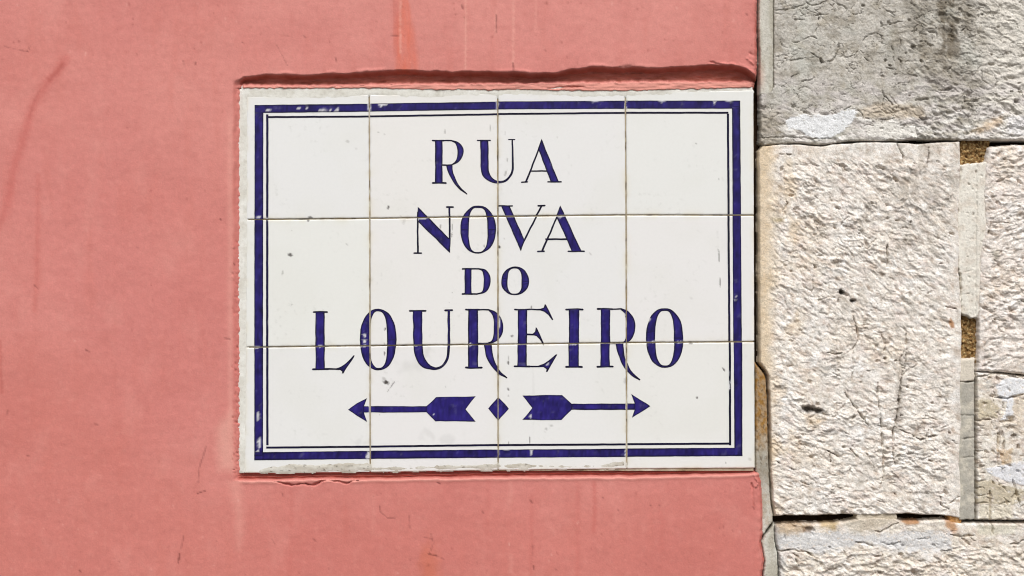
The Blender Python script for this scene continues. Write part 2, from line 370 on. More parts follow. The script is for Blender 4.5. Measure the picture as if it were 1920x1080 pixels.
for k in range(230):
    x0, y0 = rng.uniform(0, 1410), rng.choice([rng.uniform(0, 125), rng.uniform(0, 1080), rng.uniform(910, 1080)])
    if 430 < x0 < 1420 and 120 < y0 < 910: continue
    a = rng.uniform(.15, .5); L = rng.choice([0.5, 0.5, 1, 2, 4])
    P.tint_line([(x0, y0), (x0 + rng.uniform(-.5, .5) * L, y0 + L)], alb(150, 72, 64) if rng.random() < .7 else alb(238, 180, 168), rng.uniform(1.0, 1.9), a, 0.4)
# blistered rough paint along the sign's left edge
for k in range(90):
    y0 = 450 + 440 * rng.random() ** 0.8; x0 = rng.triangular(434, 452, 447)
    P.pit(x0, y0, rng.uniform(1.0, 2.4), rng.uniform(1.0, 2.6), rng.uniform(.3, 1.3)); P.tint_line([(x0, y0), (x0 + .5, y0 + 1)], alb(172, 80, 70), 1.5, rng.uniform(.1, .5))
# cracks that open below the sign and at the lip
P.crack(cr(480, 780, 3.6, [(130, 440), (180, 452), (240, 467), (300, 456), (400, 465), (440, 440), (490, 433), (560, 440), (620, 452), (655, 436), (690, 434)]), 4.5, 1.5, 0.6)
for q in ([(385, 237), (440, 235), (500, 226), (632, 228)],):
    P.crack(cr(920, 100, 3.6, q), 2.5, 1.4, .5)
for k in range(60):
    x0 = rng.uniform(460, 1400); y0 = float(dark_end(x0)) + rng.uniform(-9, 4); L = rng.uniform(5, 26)
    P.crack([(x0, y0), (x0 + L / 2, y0 + rng.uniform(-1.5, 1.5)), (x0 + L, y0 + rng.uniform(-1, 1))], rng.uniform(-1.5, 2.2), 1.5, .6, seed=200 + k)
for k, q in enumerate([[(1350, 120), (1372, 122), (1388, 131)], [(1330, 117), (1348, 122)], [(1388, 126), (1405, 134), (1410, 146)], [(1403, 100), (1416, 108)], [(1398, 110), (1412, 122)], [(1160, 127), (1182, 126), (1195, 130)], [(1412, 890), (1420, 903), (1416, 912)], [(1408, 905), (1410, 930), (1412, 950)]]):
    P.crack(q, -1.6 if k % 2 == 0 else 1.8, 2.0, .5, seed=240 + k)
# rubble and mortar behind
def slab(name, u0, u1, v0, v1, h0, h1, mat, col, parent, label=None):
    x0, x1, z0, z1, ya, yb_ = X(u0), X(u1), Z(v1), Z(v0), -h1 * .001, -h0 * .001
    co = np.array([(x0, ya, z0), (x1, ya, z0), (x1, ya, z1), (x0, ya, z1), (x0, yb_, z0), (x1, yb_, z0), (x1, yb_, z1), (x0, yb_, z1)])
    f = np.array([(0, 1, 2, 3), (5, 4, 7, 6), (4, 0, 3, 7), (1, 5, 6, 2), (3, 2, 6, 7), (4, 5, 1, 0)])
    return link(name, quad_mesh(name, co, f, np.tile(list(col) + [1.0], (8, 1)), False), mat, parent, label)

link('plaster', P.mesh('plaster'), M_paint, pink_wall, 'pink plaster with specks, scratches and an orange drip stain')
slab('masonry_core', -3600, 1404, -2600, 4050, -300, -30, M_back, alb(110, 80, 60), pink_wall)

# ================================================================== STREET SIGN
sign = thing('street_sign', 'white glazed tile street sign with blue border, lettering and arrows on the pink wall', 'street sign', (X(935), 0.0, Z(885)))
C0 = ipl([(170, 460.5), (410, 461), (650, 460), (890, 456)])
colx = [lambda v: np.interp(v, [170, 410, 650, 890], [461.5, 461, 460, 457]), lambda v: np.interp(v, [170, 410, 890], [692, 693.2, 694]),
        lambda v: np.interp(v, [170, 890], [933.2, 934]), lambda v: np.interp(v, [170, 410, 890], [1172.6, 1174, 1175]), lambda v: np.interp(v, [170, 890], [1414, 1416.5])]
rowy = [lambda u: np.interp(u, [460, 1415], [179, 168]), lambda u: np.interp(u, [460, 692, 933, 1173, 1415], [411.6, 409.6, 405.8, 403, 403.6]),
        lambda u: np.interp(u, [460, 692, 933, 1173, 1415], [651.2, 648.2, 645.8, 642.6, 640.6]), lambda u: np.interp(u, [460, 692, 933, 1173, 1415], [888, 886.5, 882.5, 880, 878.5])]
tiles = []
trng = random.Random(11)
MARKS = [  # u, v, radius, stretch, angle, darkness  (chips and scuffs in the glaze)
    (544, 478, 3.6, 1.4, .2, .85), (530, 511, 1.5, 3, 1.8, .5), (547, 571, 1.6, 1.2, 0, .35), (547, 432, 1.5, 1, 0, .3), (728, 389, 2.0, 2.0, 1.9, .95), (650, 458, 1.6, 2.2, .8, .3), (652, 265, 3, 1.3, .4, .3), (668, 279, 2.4, 1, 0, .15),
    (834, 247, 1.5, 2.6, 1.7, .6), (919, 240, 1.3, 5, 1.7, .55), (951, 300, 1.4, 3, 1.8, .5), (948, 325, 2.2, 3, 1.9, .45), (826, 425, 1.6, 3, 1.7, .5), (848, 425, 1.4, 5, 1.6, .6), (847, 440, 1.3, 5, 1.6, .6), (825, 425, 1.5, 2, 1.6, .4),
    (908, 461, 1.8, 1.6, 1.6, .6), (935.5, 463, 2.6, 1.2, .8, .95), (945, 447, 1.4, 1, 0, .4), (947, 250, 1.4, 3, 1.7, .2), (721, 252, 1.6, 1, 0, .35), (709, 248, 1.4, 1.4, .3, .4), (757, 416, 3, 1.8, 1.8, .2), (751, 405, 1.5, 1.4, 0, .3),
    (722, 617, 1.8, 1.8, 1.8, .95), (721, 663, 1.7, 2.4, 1.7, .85), (721, 645, 1.2, 2.4, 1.7, .4), (960, 630, 1.8, 2, -.3, .75), (953, 680, 1.9, 2.0, 1.6, .9), (954, 672, 1.2, 4, 1.6, .5), (953, 730, 2, 1.5, 1.4, .8), (953, 742, 1.2, 2, 1.6, .5),
    (724, 717, 3.8, 1.6, .4, .95), (720, 710, 3, 1.5, .4, .35), (736, 721, 1.3, 6, 2.2, .7), (728, 732, 1.1, 4, 2.2, .5), (1348, 480, 1.4, 9, 1.5, .75), (1350, 530, 1.4, 6, 1.6, .8), (1305, 269, 1.6, 1.4, .4, .5), (1348, 336, 1.5, 1.4, 1.6, .4),
    (1307, 746, 2.0, 1.1, 0, .9), (1357, 693, 1.8, 2.2, 1, .85), (1034, 798, 2.4, 1.3, .3, .35), (1024, 804, 2.6, 1.2, .7, .35), (1045, 257, 1.8, 1.4, 1, .2), (1107, 476, 1.6, 2.2, .8, .3), (1296, 559, 2.2, 1.4, .2, .15), (993, 825, 1.2, 6, 1.57, .7), (954, 831, 1.2, 3, 1.57, .6),
    (582, 408, 3, 1.6, .2, .7), (577, 413, 2.4, 1.4, .7, .8), (712, 778, 1.4, 1, 0, .4), (996, 576, 1.2, 3, 1.57, .7), (835, 725, 1.2, 1.2, 0, .35), (848, 548, 1.3, 1.2, 0, .4), (842, 567, 1.0, 1.2, 0, .25), (1173, 713, 3.5, 2, 1.7, .3), (1295, 643.5, 2.2, 2, 0, .8),
    (1406, 861, 3.4, 1, 0, .25), (1361, 868, 1.4, 1.4, 1, .5), (1415, 640, 2, 1.4, 0, .8), (840, 825, 16, 1.6, .2, .13), (800, 815, 12, 1.4, .6, .12), (765, 683, 18, 1.3, .1, .14), (800, 662, 10, 1.2, .8, .18), (610, 642, 10, 2, 0, .12), (675, 828, 9, 1.6, .4, .15), (1000, 745, 3, 20, 1.57, .06)]
for r in range(3):
    for c in range(4):
        cu = [float(colx[c](300)), float(colx[c + 1](300))]; cv = [float(rowy[r](0.5 * sum(cu))), float(rowy[r + 1](0.5 * sum(cu)))]
        um, vm = .5 * sum(cu), .5 * sum(cv)
        tx, ty, tz = trng.uniform(-1, 1) * .0018, trng.uniform(-1, 1) * .0018, trng.uniform(-.12, .12)
        tiles.append((r, c, um, vm, tx, ty, tz))
def tile_plane(t, u, v): return t[6] + t[4] * (u - t[2]) + t[5] * (v - t[3])
OFF = {t[:2]: (trng.uniform(-.45, .45), trng.uniform(-.45, .45)) for t in tiles}   # the painted tiles never quite meet
JW = 0.5     # half a joint
tq = []
for t in tiles:
    r, c = t[0], t[1]
    n = 122
    e = np.array([0, 0.004, 0.008, 0.013, 0.019]); q = np.concatenate([e, np.linspace(0.027, 0.973, n), 1 - e[::-1]])
    A, B = np.meshgrid(q, q)
    # bilinear patch that follows the slightly crooked joints
    def pt(a, b):
        vv = lerp(rowy[r](lerp(colx[c](400.), colx[c + 1](400.), a)), rowy[r + 1](lerp(colx[c](400.), colx[c + 1](400.), a)), b)
        uu = lerp(colx[c](vv), colx[c + 1](vv), a)
        return uu, vv
    uu, vv = pt(A, B)
    ju = JW + 0.35 * perlin(vv / 23, vv * 0 + r * 7 + c, 301); jv = JW + 0.35 * perlin(uu / 23, uu * 0 + r * 5 + c, 302)
    uu = uu + np.where(A < .03, ju * (1 - A / .03), 0) - np.where(A > .97, ju * (1 - (1 - A) / .03), 0)
    vv = vv + np.where(B < .03, jv * (1 - B / .03), 0) - np.where(B > .97, jv * (1 - (1 - B) / .03), 0)
    F = Field([0, 1], [0, 1]); F.u, F.v = uu, vv; F.gx = uu[0]; F.gy = vv[:, 0]
    de = np.minimum(np.minimum(A, 1 - A), np.minimum(B, 1 - B)) * 240
    F.h = tile_plane(t, uu, vv) - 0.55 * (1 - sstep(0, 3.2, de)) ** 1.5 - np.where(de <= 0, 7.0, 0) + 0.05 * fbm(uu / 90, vv / 90, 310 + r * 4 + c, 2)
    F.c = np.zeros(uu.shape + (3,)); F.c[:] = alb(236.5 + trng.uniform(-1, 1), 237 + trng.uniform(-1, 1), 235 + trng.uniform(-1.5, 1)); F.keep = np.ones(uu.shape, bool)
    F.tint(0.25 * sstep(-.1, .5, fbm(uu / 120, vv / 120, 330, 3)), alb(228, 229, 222))
    F.tint(0.45 * np.exp(-de / 5.0) * sstep(-.25, .45, fbm(uu / 40, vv / 40, 331, 3)), alb(222, 212, 176))       # yellowed glaze along some joints
    F.tint(0.35 * np.exp(-de / 2.2) * sstep(0., .5, fbm(uu / 22, vv / 22, 332, 3)), alb(150, 135, 105))
    F.tint(0.2 * sstep(.15, .6, fbm(uu / 9, vv / 9, 333, 4)) * sstep(0, .5, fbm(uu / 70, vv / 70, 334, 2)), alb(170, 172, 165))
    for (mu, mv, rad, st, an, a) in MARKS:
        if abs(mu - t[2]) > 140 or abs(mv - t[3]) > 140: continue
        ca, sa = math.cos(an), math.sin(an); du, dv = uu - mu, vv - mv
        dd = np.hypot((du * ca + dv * sa) / (rad * st), (-du * sa + dv * ca) / rad)
        dd = dd + (.35 if rad < 8 else .9) * perlin(uu / max(rad, 1.5) + mu, vv / max(rad, 1.5), 340)
        F.tint(a * (1 - sstep(.55 if rad < 8 else .0, 1.25, dd)), alb(52, 44, 38) if a > .6 else (alb(110, 105, 98) if rad < 8 else alb(150, 152, 148)))
        if a > .6: F.h -= .25 * (1 - sstep(.4, 1.1, dd))
    o = link('tile', F.mesh('tile'), M_tile, sign)
    # cell polygon for clipping painted glaze
    cell = [pt(a, b) for a, b in [(0, 0), (.5, 0), (1, 0), (1, .5), (1, 1), (.5, 1), (0, 1), (0, .5)]]
    tq.append([(float(a), float(b)) for a, b in cell])
# grout bed behind the tiles
GB = Field(np.arange(456, 1414.6, 3.0), np.arange(178, 884.1, 3.0))
GB.h = -1.3 + .7 * fbm(GB.u / 30, GB.v / 30, 361, 3)
GB.c[:] = alb(170, 158, 136)
GB.tint(sstep(-.05, .35, fbm(GB.u / 60, GB.v / 60, 362, 3)), alb(150, 134, 104)); GB.tint(.75 * sstep(.15, .5, fbm(GB.u / 22, GB.v / 22, 363, 3)), alb(70, 60, 50)); GB.tint(.9 * sstep(.15, .45, fbm(GB.u / 45 + 9, GB.v / 45, 364, 3)), alb(206, 200, 184))
link('grout_bed', GB.mesh('grout_bed'), M_cement, sign, 'thin grey and brown grout between the tiles')

# ---- painted glaze: shapes made of strokes, triangulated, cut along the joints
def bez(pts, n=8):
    """smooth curve through points (Catmull-Rom)"""
    p = [np.array(q, float) for q in pts]; p = [2 * p[0] - p[1]] + p + [2 * p[-1] - p[-2]]; r = []
    for i in range(1, len(p) - 2):
        for k in range(n):
            t = k / n; a, b, c_, d_ = p[i - 1], p[i], p[i + 1], p[i + 2]
            r.append(tuple(0.5 * ((2 * b) + (-a + c_) * t + (2 * a - 5 * b + 4 * c_ - d_) * t * t + (-a + 3 * b - 3 * c_ + d_) * t ** 3)))
    r.append(tuple(p[-2])); return r
def band(a, b): return [list(a) + list(b)[::-1]]
def rect(x0, y0, x1, y1): return [(x0, y0), (x1, y0), (x1, y1), (x0, y1)]
def serif(x0, y0, x1, y1):
    m = (y0 + y1) / 2; q = (y1 - y0) * .5
    return [(x0, m), (x0 + q, y0), (x1 - q, y0), (x1, m), (x1 - q, y1), (x0 + q, y1)]
def ring(o_, i_, po=2.15, pi_=3.0, n=44):
    def se(b, p):
        cx, cy, rx, ry = (b[0] + b[2]) / 2, (b[1] + b[3]) / 2, (b[2] - b[0]) / 2, (b[3] - b[1]) / 2; r = []
        for k in range(n + 1):
            a = 2 * math.pi * k / n; ca, sa = math.cos(a), math.sin(a)
            r.append((cx + rx * math.copysign(abs(ca) ** (2 / p), ca), cy + ry * math.copysign(abs(sa) ** (2 / p), sa)))
        return r
    a, b = se(o_, po), se(i_, pi_)
    a, b = a[:-1], b[:-1]; h = n // 2
    half = lambda k0: [a[(k0 + k) % n] for k in range(h + 2)] + [b[(k0 + k) % n] for k in range(h + 1, -1, -1)]
    return [half(0), half(h)]                                   # two halves that overlap at their ends

def clip_poly(poly, cell):
    """convex clip of poly by convex cell"""
    area = sum(cell[i][0] * cell[(i + 1) % len(cell)][1] - cell[(i + 1) % len(cell)][0] * cell[i][1] for i in range(len(cell)))
    sgn = 1 if area > 0 else -1
    for i in range(len(cell)):
        a, b = cell[i], cell[(i + 1) % len(cell)]
        if not poly: return poly
        f = lambda p: sgn * ((b[0] - a[0]) * (p[1] - a[1]) - (b[1] - a[1]) * (p[0] - a[0]))
        outp = []
        for k in range(len(poly)):
            p, q = poly[k], poly[(k + 1) % len(poly)]; fp, fq = f(p), f(q)
            if fp >= 0: outp.append(p)
            if (fp >= 0) != (fq >= 0):
                t = fp / (fp - fq); outp.append((p[0] + (q[0] - p[0]) * t, p[1] + (q[1] - p[1]) * t))
        poly = outp
    return poly
INK_DARK, INK = alb(10, 7, 36), alb(39, 29, 108)
CHIPS = [(484, 407, 5, 2), (482, 651, 5, 2), (500, 411, 4, 1.5), (502, 206, 4, 2), (505, 207, 3, 1.5), (560, 203, 1.6, 1.6), (575, 201, 1.8, 1.8), (618, 206, 2, 3), (605, 205, 7, 2), (632, 205, 3, 2), (715, 197, 7, 2.5), (722, 195, 3.5, 3), (692, 200, 2, 9), (933, 198, 1.6, 9), (1172.5, 200, 1.4, 9), (1242, 189.5, 4, 1.8), (1370, 190, 6, 2), (1115, 190, 10, 1.5),
         (600, 649.5, 7, 1.3), (681, 648.5, 6, 1.3), (683, 640, 3, 3), (684, 630, 2, 5), (780, 648, 6, 1), (882, 646.5, 3, 2), (935, 605, .8, 14), (1075, 645, 7, .9), (1222, 642, 9, 1.2), (1274, 642, 8, 1.2), (1218, 600, 3, 2), (980, 408, 6, 1), (793, 409.5, 9, 1), (890, 406.5, 5, 1), (1050, 407, 5, 1), (693, 768, 1, 8), (934, 766, .8, 9), (1174.5, 762, .8, 6), (691, 850, 1.8, 7), (690, 857, 3.5, 5), (1174.5, 850, 1, 8), (934, 850, 1, 7),
         (1382, 557, 1.3, 1.8), (1379, 564, 1, 1), (1364, 701, 3, 3.5), (1366, 725, 2, 7), (1370, 715, 2, 3), (484, 780, 2, 8), (486, 830, 3, 9), (483, 845, 2, 2), (1068, 854, 3, .9), (997, 847, 1.5, 5), (951, 842, 2, 1.5), (1027, 683, 1, 2.5), (812, 778, 1, 1), (995, 780, 2, 3), (1385, 829, .8, .8), (1171, 590, 1.2, 3), (1173, 600, 1, 5), (1340, 192, 2, 3)]
def painted(name, strokes, label=None, T=None, step=2.6, dark=2.6, ink=INK, warp=0.75):
    if T: strokes = [[(T[0] + a / T[2], T[1] + b / T[2]) for a, b in p] for p in strokes]
    vs, fs = [], []
    for p in strokes:
        p2 = []
        for k in range(len(p)):      # split long edges so that the hand-drawn wobble can act
            a, b = p[k], p[(k + 1) % len(p)]; n = max(1, int(math.hypot(b[0] - a[0], b[1] - a[1]) / 9))
            p2 += [(a[0] + (b[0] - a[0]) * i / n, a[1] + (b[1] - a[1]) * i / n) for i in range(n)]
        ar = sum(p2[i][0] * p2[(i + 1) % len(p2)][1] - p2[(i + 1) % len(p2)][0] * p2[i][1] for i in range(len(p2)))
        if ar < 0: p2 = p2[::-1]
        if abs(ar) < 1e-3: continue
        fs.append(list(range(len(vs), len(vs) + len(p2)))); vs += p2
    A = np.array(vs)
    wu = warp * perlin(A[:, 0] / 17, A[:, 1] / 17, 401); wv = warp * perlin(A[:, 0] / 17, A[:, 1] / 17, 402)
    vs = [(float(a), float(b)) for a, b in zip(A[:, 0] + wu, A[:, 1] + wv)]
    lo, hi = A.min(0), A.max(0)
    gx, gy = np.meshgrid(np.arange(lo[0], hi[0], step), np.arange(lo[1], hi[1], step)); st = np.stack([gx.ravel(), gy.ravel()], 1)
    ins = np.zeros(len(st), bool)
    for f_ in fs: ins |= poly_sdf(st[:, 0], st[:, 1], [vs[i] for i in f_]) > 0.6
    st = st[ins]
    allv = [Vector(p) for p in vs] + [Vector((float(a), float(b))) for a, b in st]
    rv, re_, rf, _, _, of = geometry.delaunay_2d_cdt(allv, [], fs, 0, 1e-4)
    tri = [f_ for f_, o_ in zip(rf, of) if len(o_) > 0]
    cnt = {}
    for f_ in tri:
        for i in range(len(f_)):
            e_ = tuple(sorted((f_[i], f_[(i + 1) % len(f_)]))); cnt[e_] = cnt.get(e_, 0) + 1
    bnd = [e_ for e_, k in cnt.items() if k == 1]
    B0 = np.array([rv[a][:] for a, b in bnd]); B1 = np.array([rv[b][:] for a, b in bnd])
    V, F_ = [], []
    for t, cell in zip(tiles, tq):
        cu = [p[0] for p in cell]; cvv = [p[1] for p in cell]
        if hi[0] < min(cu) or lo[0] > max(cu) or hi[1] < min(cvv) or lo[1] > max(cvv): continue
        cx, cy = t[2], t[3]
        inner = [(p[0] + 1.35 * (np.sign(cx - p[0]) if abs(cx - p[0]) > 20 else 0), p[1] + 1.35 * (np.sign(cy - p[1]) if abs(cy - p[1]) > 20 else 0)) for p in cell]
        ulo, uhi, vlo, vhi = min(cu) + 6, max(cu) - 6, min(cvv) + 6, max(cvv) - 6
        mp = {}
        for f_ in tri:
            p = [tuple(rv[i]) for i in f_]
            if not all(ulo < a < uhi and vlo < b < vhi for a, b in p):
                if all(a < min(cu) for a, b in p) or all(a > max(cu) for a, b in p) or all(b < min(cvv) for a, b in p) or all(b > max(cvv) for a, b in p): continue
                p = clip_poly(p, inner)
            if len(p) < 3: continue
            ids = []
            for a, b in p:
                key = (round(a, 3), round(b, 3))
                if key not in mp: mp[key] = len(V); V.append((a, b, tile_plane(t, a, b) + 0.2) + OFF[t[:2]])
                ids.append(mp[key])
            ids = [i for k, i in enumerate(ids) if i != ids[k - 1]]
            if len(ids) >= 3: F_.append(ids)
    V = np.array(V); d = np.full(len(V), 1e6)
    for a, b in zip(B0, B1):
        dx, dy = b - a; tt = np.clip(((V[:, 0] - a[0]) * dx + (V[:, 1] - a[1]) * dy) / (dx * dx + dy * dy + 1e-9), 0, 1)
        d = np.minimum(d, np.hypot(V[:, 0] - a[0] - tt * dx, V[:, 1] - a[1] - tt * dy))
    u_, v_ = V[:, 0], V[:, 1]
    m = sstep(dark * .35, dark * 1.35, d)
    c = INK_DARK + (ink - INK_DARK) * m[:, None]
    c = c * np.clip(1 + 0.7 * m * fbm(u_ / 4.5, v_ / 26, 411, 3) + 0.6 * m * fbm(u_ / 22, v_ / 22, 412, 2), .35, 1.8)[:, None]
    c = c + (alb(64, 58, 150) - c) * (.35 * m * sstep(.15, .6, fbm(u_ / 9, v_ / 20, 415, 2)))[:, None]
    wm = sstep(.25, .7, fbm(u_ / 13, v_ / 13, 413, 3)) * .07
    for (mu, mv, ru, rv_) in CHIPS:
        if lo[0] - 9 < mu < hi[0] + 9 and lo[1] - 9 < mv < hi[1] + 9:
            dd = np.hypot((u_ - mu) / (ru + .6), (v_ - mv) / (rv_ + .6)) + .5 * perlin(u_ / 2.6, v_ / 2.6, 414); wm = np.maximum(wm, .9 * (1 - sstep(.5, 1.15, dd)))
    c = c + (alb(226, 226, 230) - c) * wm[:, None]
    me = bpy.data.meshes.new(name)
    me.from_pydata([(X(a + oa), -q * .001, Z(b + ob)) for a, b, q, oa, ob in V], [], [f_ if True else f_ for f_ in F_])
    at = me.color_attributes.new('col', 'FLOAT_COLOR', 'POINT'); at.data.foreach_set('color', np.concatenate([c, np.ones((len(c), 1))], 1).astype(np.float32).ravel())
    me.update()
    # all faces look out of the wall
    import bmesh
    bm = bmesh.new(); bm.from_mesh(me)
    for fc in bm.faces:
        fc.normal_update()
        if fc.normal.y > 0: fc.normal_flip()
    bm.to_mesh(me); bm.free()
    return link(name, me, M_ink, sign, label)

A_ = (770, 240, 5.647); B_ = (770, 370, 5.647); C_ = (770, 480, 5.647); D_ = (570, 560, 5.0526); E_ = (920, 560, 5.0526); F6 = (630, 720, 3.1475)
# border
bt = ipl([(477, 196.4), (692, 194), (933, 190.5), (1173, 189), (1388, 189)]); bt2 = ipl([(477, 211.5), (692, 209), (933, 205.3), (1173, 204.2), (1388, 204.2)])
bb = ipl([(477, 863), (692, 860.5), (933, 858.2), (1392, 855.2)]); bb2 = ipl([(477, 848), (692, 845.2), (933, 842.8), (1392, 839.6)])
us = np.linspace(477, 1388, 30); ub = np.linspace(476.4, 1391.7, 30)
vs_ = np.linspace(200, 855, 24)
L0 = ipl([(190, 477), (870, 476.4)]); L1 = ipl([(190, 493.4), (870, 492.8)]); R0 = ipl([(190, 1372.5), (640, 1375.3), (860, 1376.8)]); R1 = ipl([(190, 1388), (640, 1391.5), (860, 1391.8)])
top_o = [(float(a), float(bt(a))) for a in us]; top_i = [(float(a), float(bt2(a))) for a in us]
bot_o = [(float(a), float(bb(a))) for a in ub]; bot_i = [(float(a), float(bb2(a))) for a in ub]
lef_o = [(float(L0(a)), float(a)) for a in vs_]; lef_i = [(float(L1(a)), float(a)) for a in vs_]
rig_i = [(float(R0(a)), float(a)) for a in vs_]; rig_o = [(float(R1(a)), float(a)) for a in vs_]
painted('border_band', band(top_o, top_i) + band(bot_o, bot_i) + band(lef_o, lef_i) + band(rig_o, rig_i), 'thick blue outer border painted round the sign', step=3.4, dark=1.6, ink=alb(36, 27, 98), warp=.35)
lt = ipl([(498, 217.3), (692, 216.3), (933, 212.2), (1173, 210), (1368, 210)]); lb = ipl([(498, 837.4), (692, 835.6), (933, 832.5), (1370, 830)])
LI = ipl([(190, 498.6), (870, 498.8)]); RI = ipl([(190, 1362.7), (640, 1366), (860, 1366.8)])
us = np.linspace(498.6, 1366, 30); vs_ = np.linspace(214, 835, 24)
painted('border_line', band([(a, float(lt(a))) for a in us], [(a, float(lt(a)) + 3.6) for a in us]) + band([(a, float(lb(a))) for a in np.linspace(498.7, 1370, 30)], [(a, float(lb(a)) + 3.8) for a in np.linspace(498.7, 1370, 30)])
        + band([(float(LI(a)), a) for a in vs_], [(float(LI(a)) + 4.3, a) for a in vs_]) + band([(float(RI(a)), a) for a in vs_], [(float(RI(a)) + 4.1, a) for a in vs_]), 'thin dark blue inner border line', step=2.2, dark=3.0, warp=.3)

def lt_(ch, word, strokes, T): return painted('letter', strokes, 'blue painted letter %s of the word %s' % (ch, word), T)
# RUA
lt_('R', 'RUA', [serif(222, 124, 360, 141), rect(330, 125, 432, 139), rect(256, 130, 337, 582), serif(222, 571, 381, 590), rect(330, 383, 432, 398)]
    + band(bez([(428, 125), (500, 145), (546, 195), (558, 255), (540, 320), (500, 365), (428, 398)]), bez([(428, 139), (468, 160), (488, 205), (494, 258), (486, 318), (464, 358), (428, 383)]))
    + band(bez([(374, 392), (398, 475), (446, 566), (524, 655), (592, 704)]), bez([(440, 392), (450, 475), (486, 560), (542, 640), (600, 697)])), A_)
lt_('U', 'RUA', [serif(697, 121, 851, 135), serif(1032, 119, 1113, 131)]
    + band(bez([(733, 128), (738, 300), (741, 440), (775, 525), (850, 572), (935, 586), (1010, 568), (1066, 515), (1091, 440), (1090, 300), (1086, 125)]), bez([(821, 128), (823, 300), (827, 440), (848, 508), (888, 545), (935, 561), (990, 552), (1044, 508), (1069, 440), (1071, 300), (1070, 125)])), A_)
lt_('A', 'RUA', [[(1388, 116), (1398, 140), (1568, 568), (1482, 568), (1356, 238), (1378, 150)], [(1380, 138), (1392, 150), (1362, 236), (1232, 570), (1211, 570), (1345, 236)], rect(1258, 449, 1445, 464), serif(1168, 565, 1247, 580), serif(1446, 563, 1603, 578)], A_)
# NOVA
lt_('N', 'NOVA', [[(75, 98), (402, 432), (421, 436), (418, 592), (68, 250), (70, 150)], rect(64, 150, 83, 588), serif(26, 581, 119, 598), rect(401, 102, 420, 440), serif(371, 93, 458, 111)], B_)
lt_('O', 'NOVA', ring((524, 87, 901, 596), (613, 111, 812, 579)), B_)
lt_('V', 'NOVA', [serif(917, 84, 1085, 99), [(956, 92), (1050, 92), (1199, 442), (1165, 570)], [(1374, 92), (1395, 92), (1202, 470), (1165, 570), (1186, 462)], serif(1339, 81, 1433, 98)], B_)
lt_('A', 'NOVA', [[(1585, 86), (1598, 112), (1808, 568), (1702, 568), (1546, 216), (1572, 120)], [(1577, 106), (1588, 122), (1552, 214), (1398, 570), (1376, 570), (1534, 214)], rect(1424, 433, 1652, 452), serif(1332, 562, 1420, 579), serif(1658, 561, 1845, 577)], B_)
# DO
lt_('D', 'DO', [serif(536, 126, 660, 143), rect(630, 127, 722, 143), rect(568, 132, 642, 404), serif(536, 392, 660, 411), rect(630, 393, 700, 409)]
    + band(bez([(720, 127), (790, 145), (832, 195), (846, 262), (834, 330), (788, 385), (700, 409)]), bez([(718, 143), (752, 160), (766, 195), (770, 262), (766, 340), (750, 378), (700, 393)])), C_)
lt_('O', 'DO', ring((956, 111, 1251, 416), (1023, 132, 1173, 399), 2.05, 2.7), C_)
# LOUREIRO
lt_('L', 'LOUREIRO', [serif(81, 119, 229, 134), rect(107, 126, 195, 668), serif(71, 659, 240, 677), rect(190, 659, 330, 675)]
    + [bez([(300, 659), (350, 642), (400, 607), (440, 565), (466, 537)], 4) + [(479, 539)] + bez([(470, 558), (432, 612), (372, 706)], 4) + [(356, 709), (360, 690), (342, 675), (300, 675)]], D_)
lt_('O', 'LOUREIRO', ring((527, 97, 875, 678), (623, 123, 786, 655), 2.2, 2.8), D_)
lt_('U', 'LOUREIRO', [serif(990, 107, 1161, 123), serif(1324, 101, 1413, 119)]
    + band(bez([(1030, 115), (1032, 300), (1036, 480), (1060, 575), (1115, 645), (1190, 674), (1245, 676), (1310, 652), (1362, 585), (1383, 480), (1382, 300), (1381, 110)]), bez([(1119, 115), (1121, 300), (1126, 490), (1150, 575), (1195, 632), (1235, 650), (1260, 650), (1305, 626), (1344, 562), (1358, 470), (1358, 300), (1357, 110)])), D_)
lt_('R', 'LOUREIRO', [serif(1520, 96, 1670, 114), rect(1640, 98, 1752, 112), rect(1553, 104, 1648, 652), serif(1520, 644, 1690, 663), rect(1640, 417, 1742, 433)]
    + band(bez([(1748, 98), (1820, 125), (1866, 185), (1884, 262), (1868, 345), (1822, 405), (1738, 433)]), bez([(1746, 112), (1778, 145), (1794, 200), (1797, 262), (1792, 345), (1774, 398), (1738, 417)]))
    + band(bez([(1699, 426), (1722, 540), (1766, 630), (1836, 708), (1924, 756)]), bez([(1775, 426), (1786, 520), (1816, 618), (1868, 692), (1930, 748)])), D_)
lt_('E', 'LOUREIRO', [serif(219, 94, 380, 109), rect(255, 100, 343, 645), serif(220, 634, 380, 651), rect(330, 95, 440, 108), rect(335, 329, 400, 345), rect(330, 636, 480, 650)]
    + [[(430, 95), (468, 94), (500, 84), (511, 47), (522, 54), (555, 120), (593, 196), (582, 202), (545, 155), (505, 122), (466, 110), (430, 108)]]
    + [[(380, 329), (398, 328), (419, 308), (425, 267), (436, 276), (470, 350), (509, 436), (499, 442), (462, 385), (430, 352), (405, 345), (380, 345)]]
    + [[(380, 640), (450, 634), (505, 616), (560, 580), (622, 525), (633, 530), (598, 590), (540, 692), (526, 692), (533, 668), (505, 650), (380, 650)]], E_)
lt_('I', 'LOUREIRO', [serif(704, 91, 879, 108), rect(739, 98, 836, 645), serif(704, 634, 878, 652)], E_)
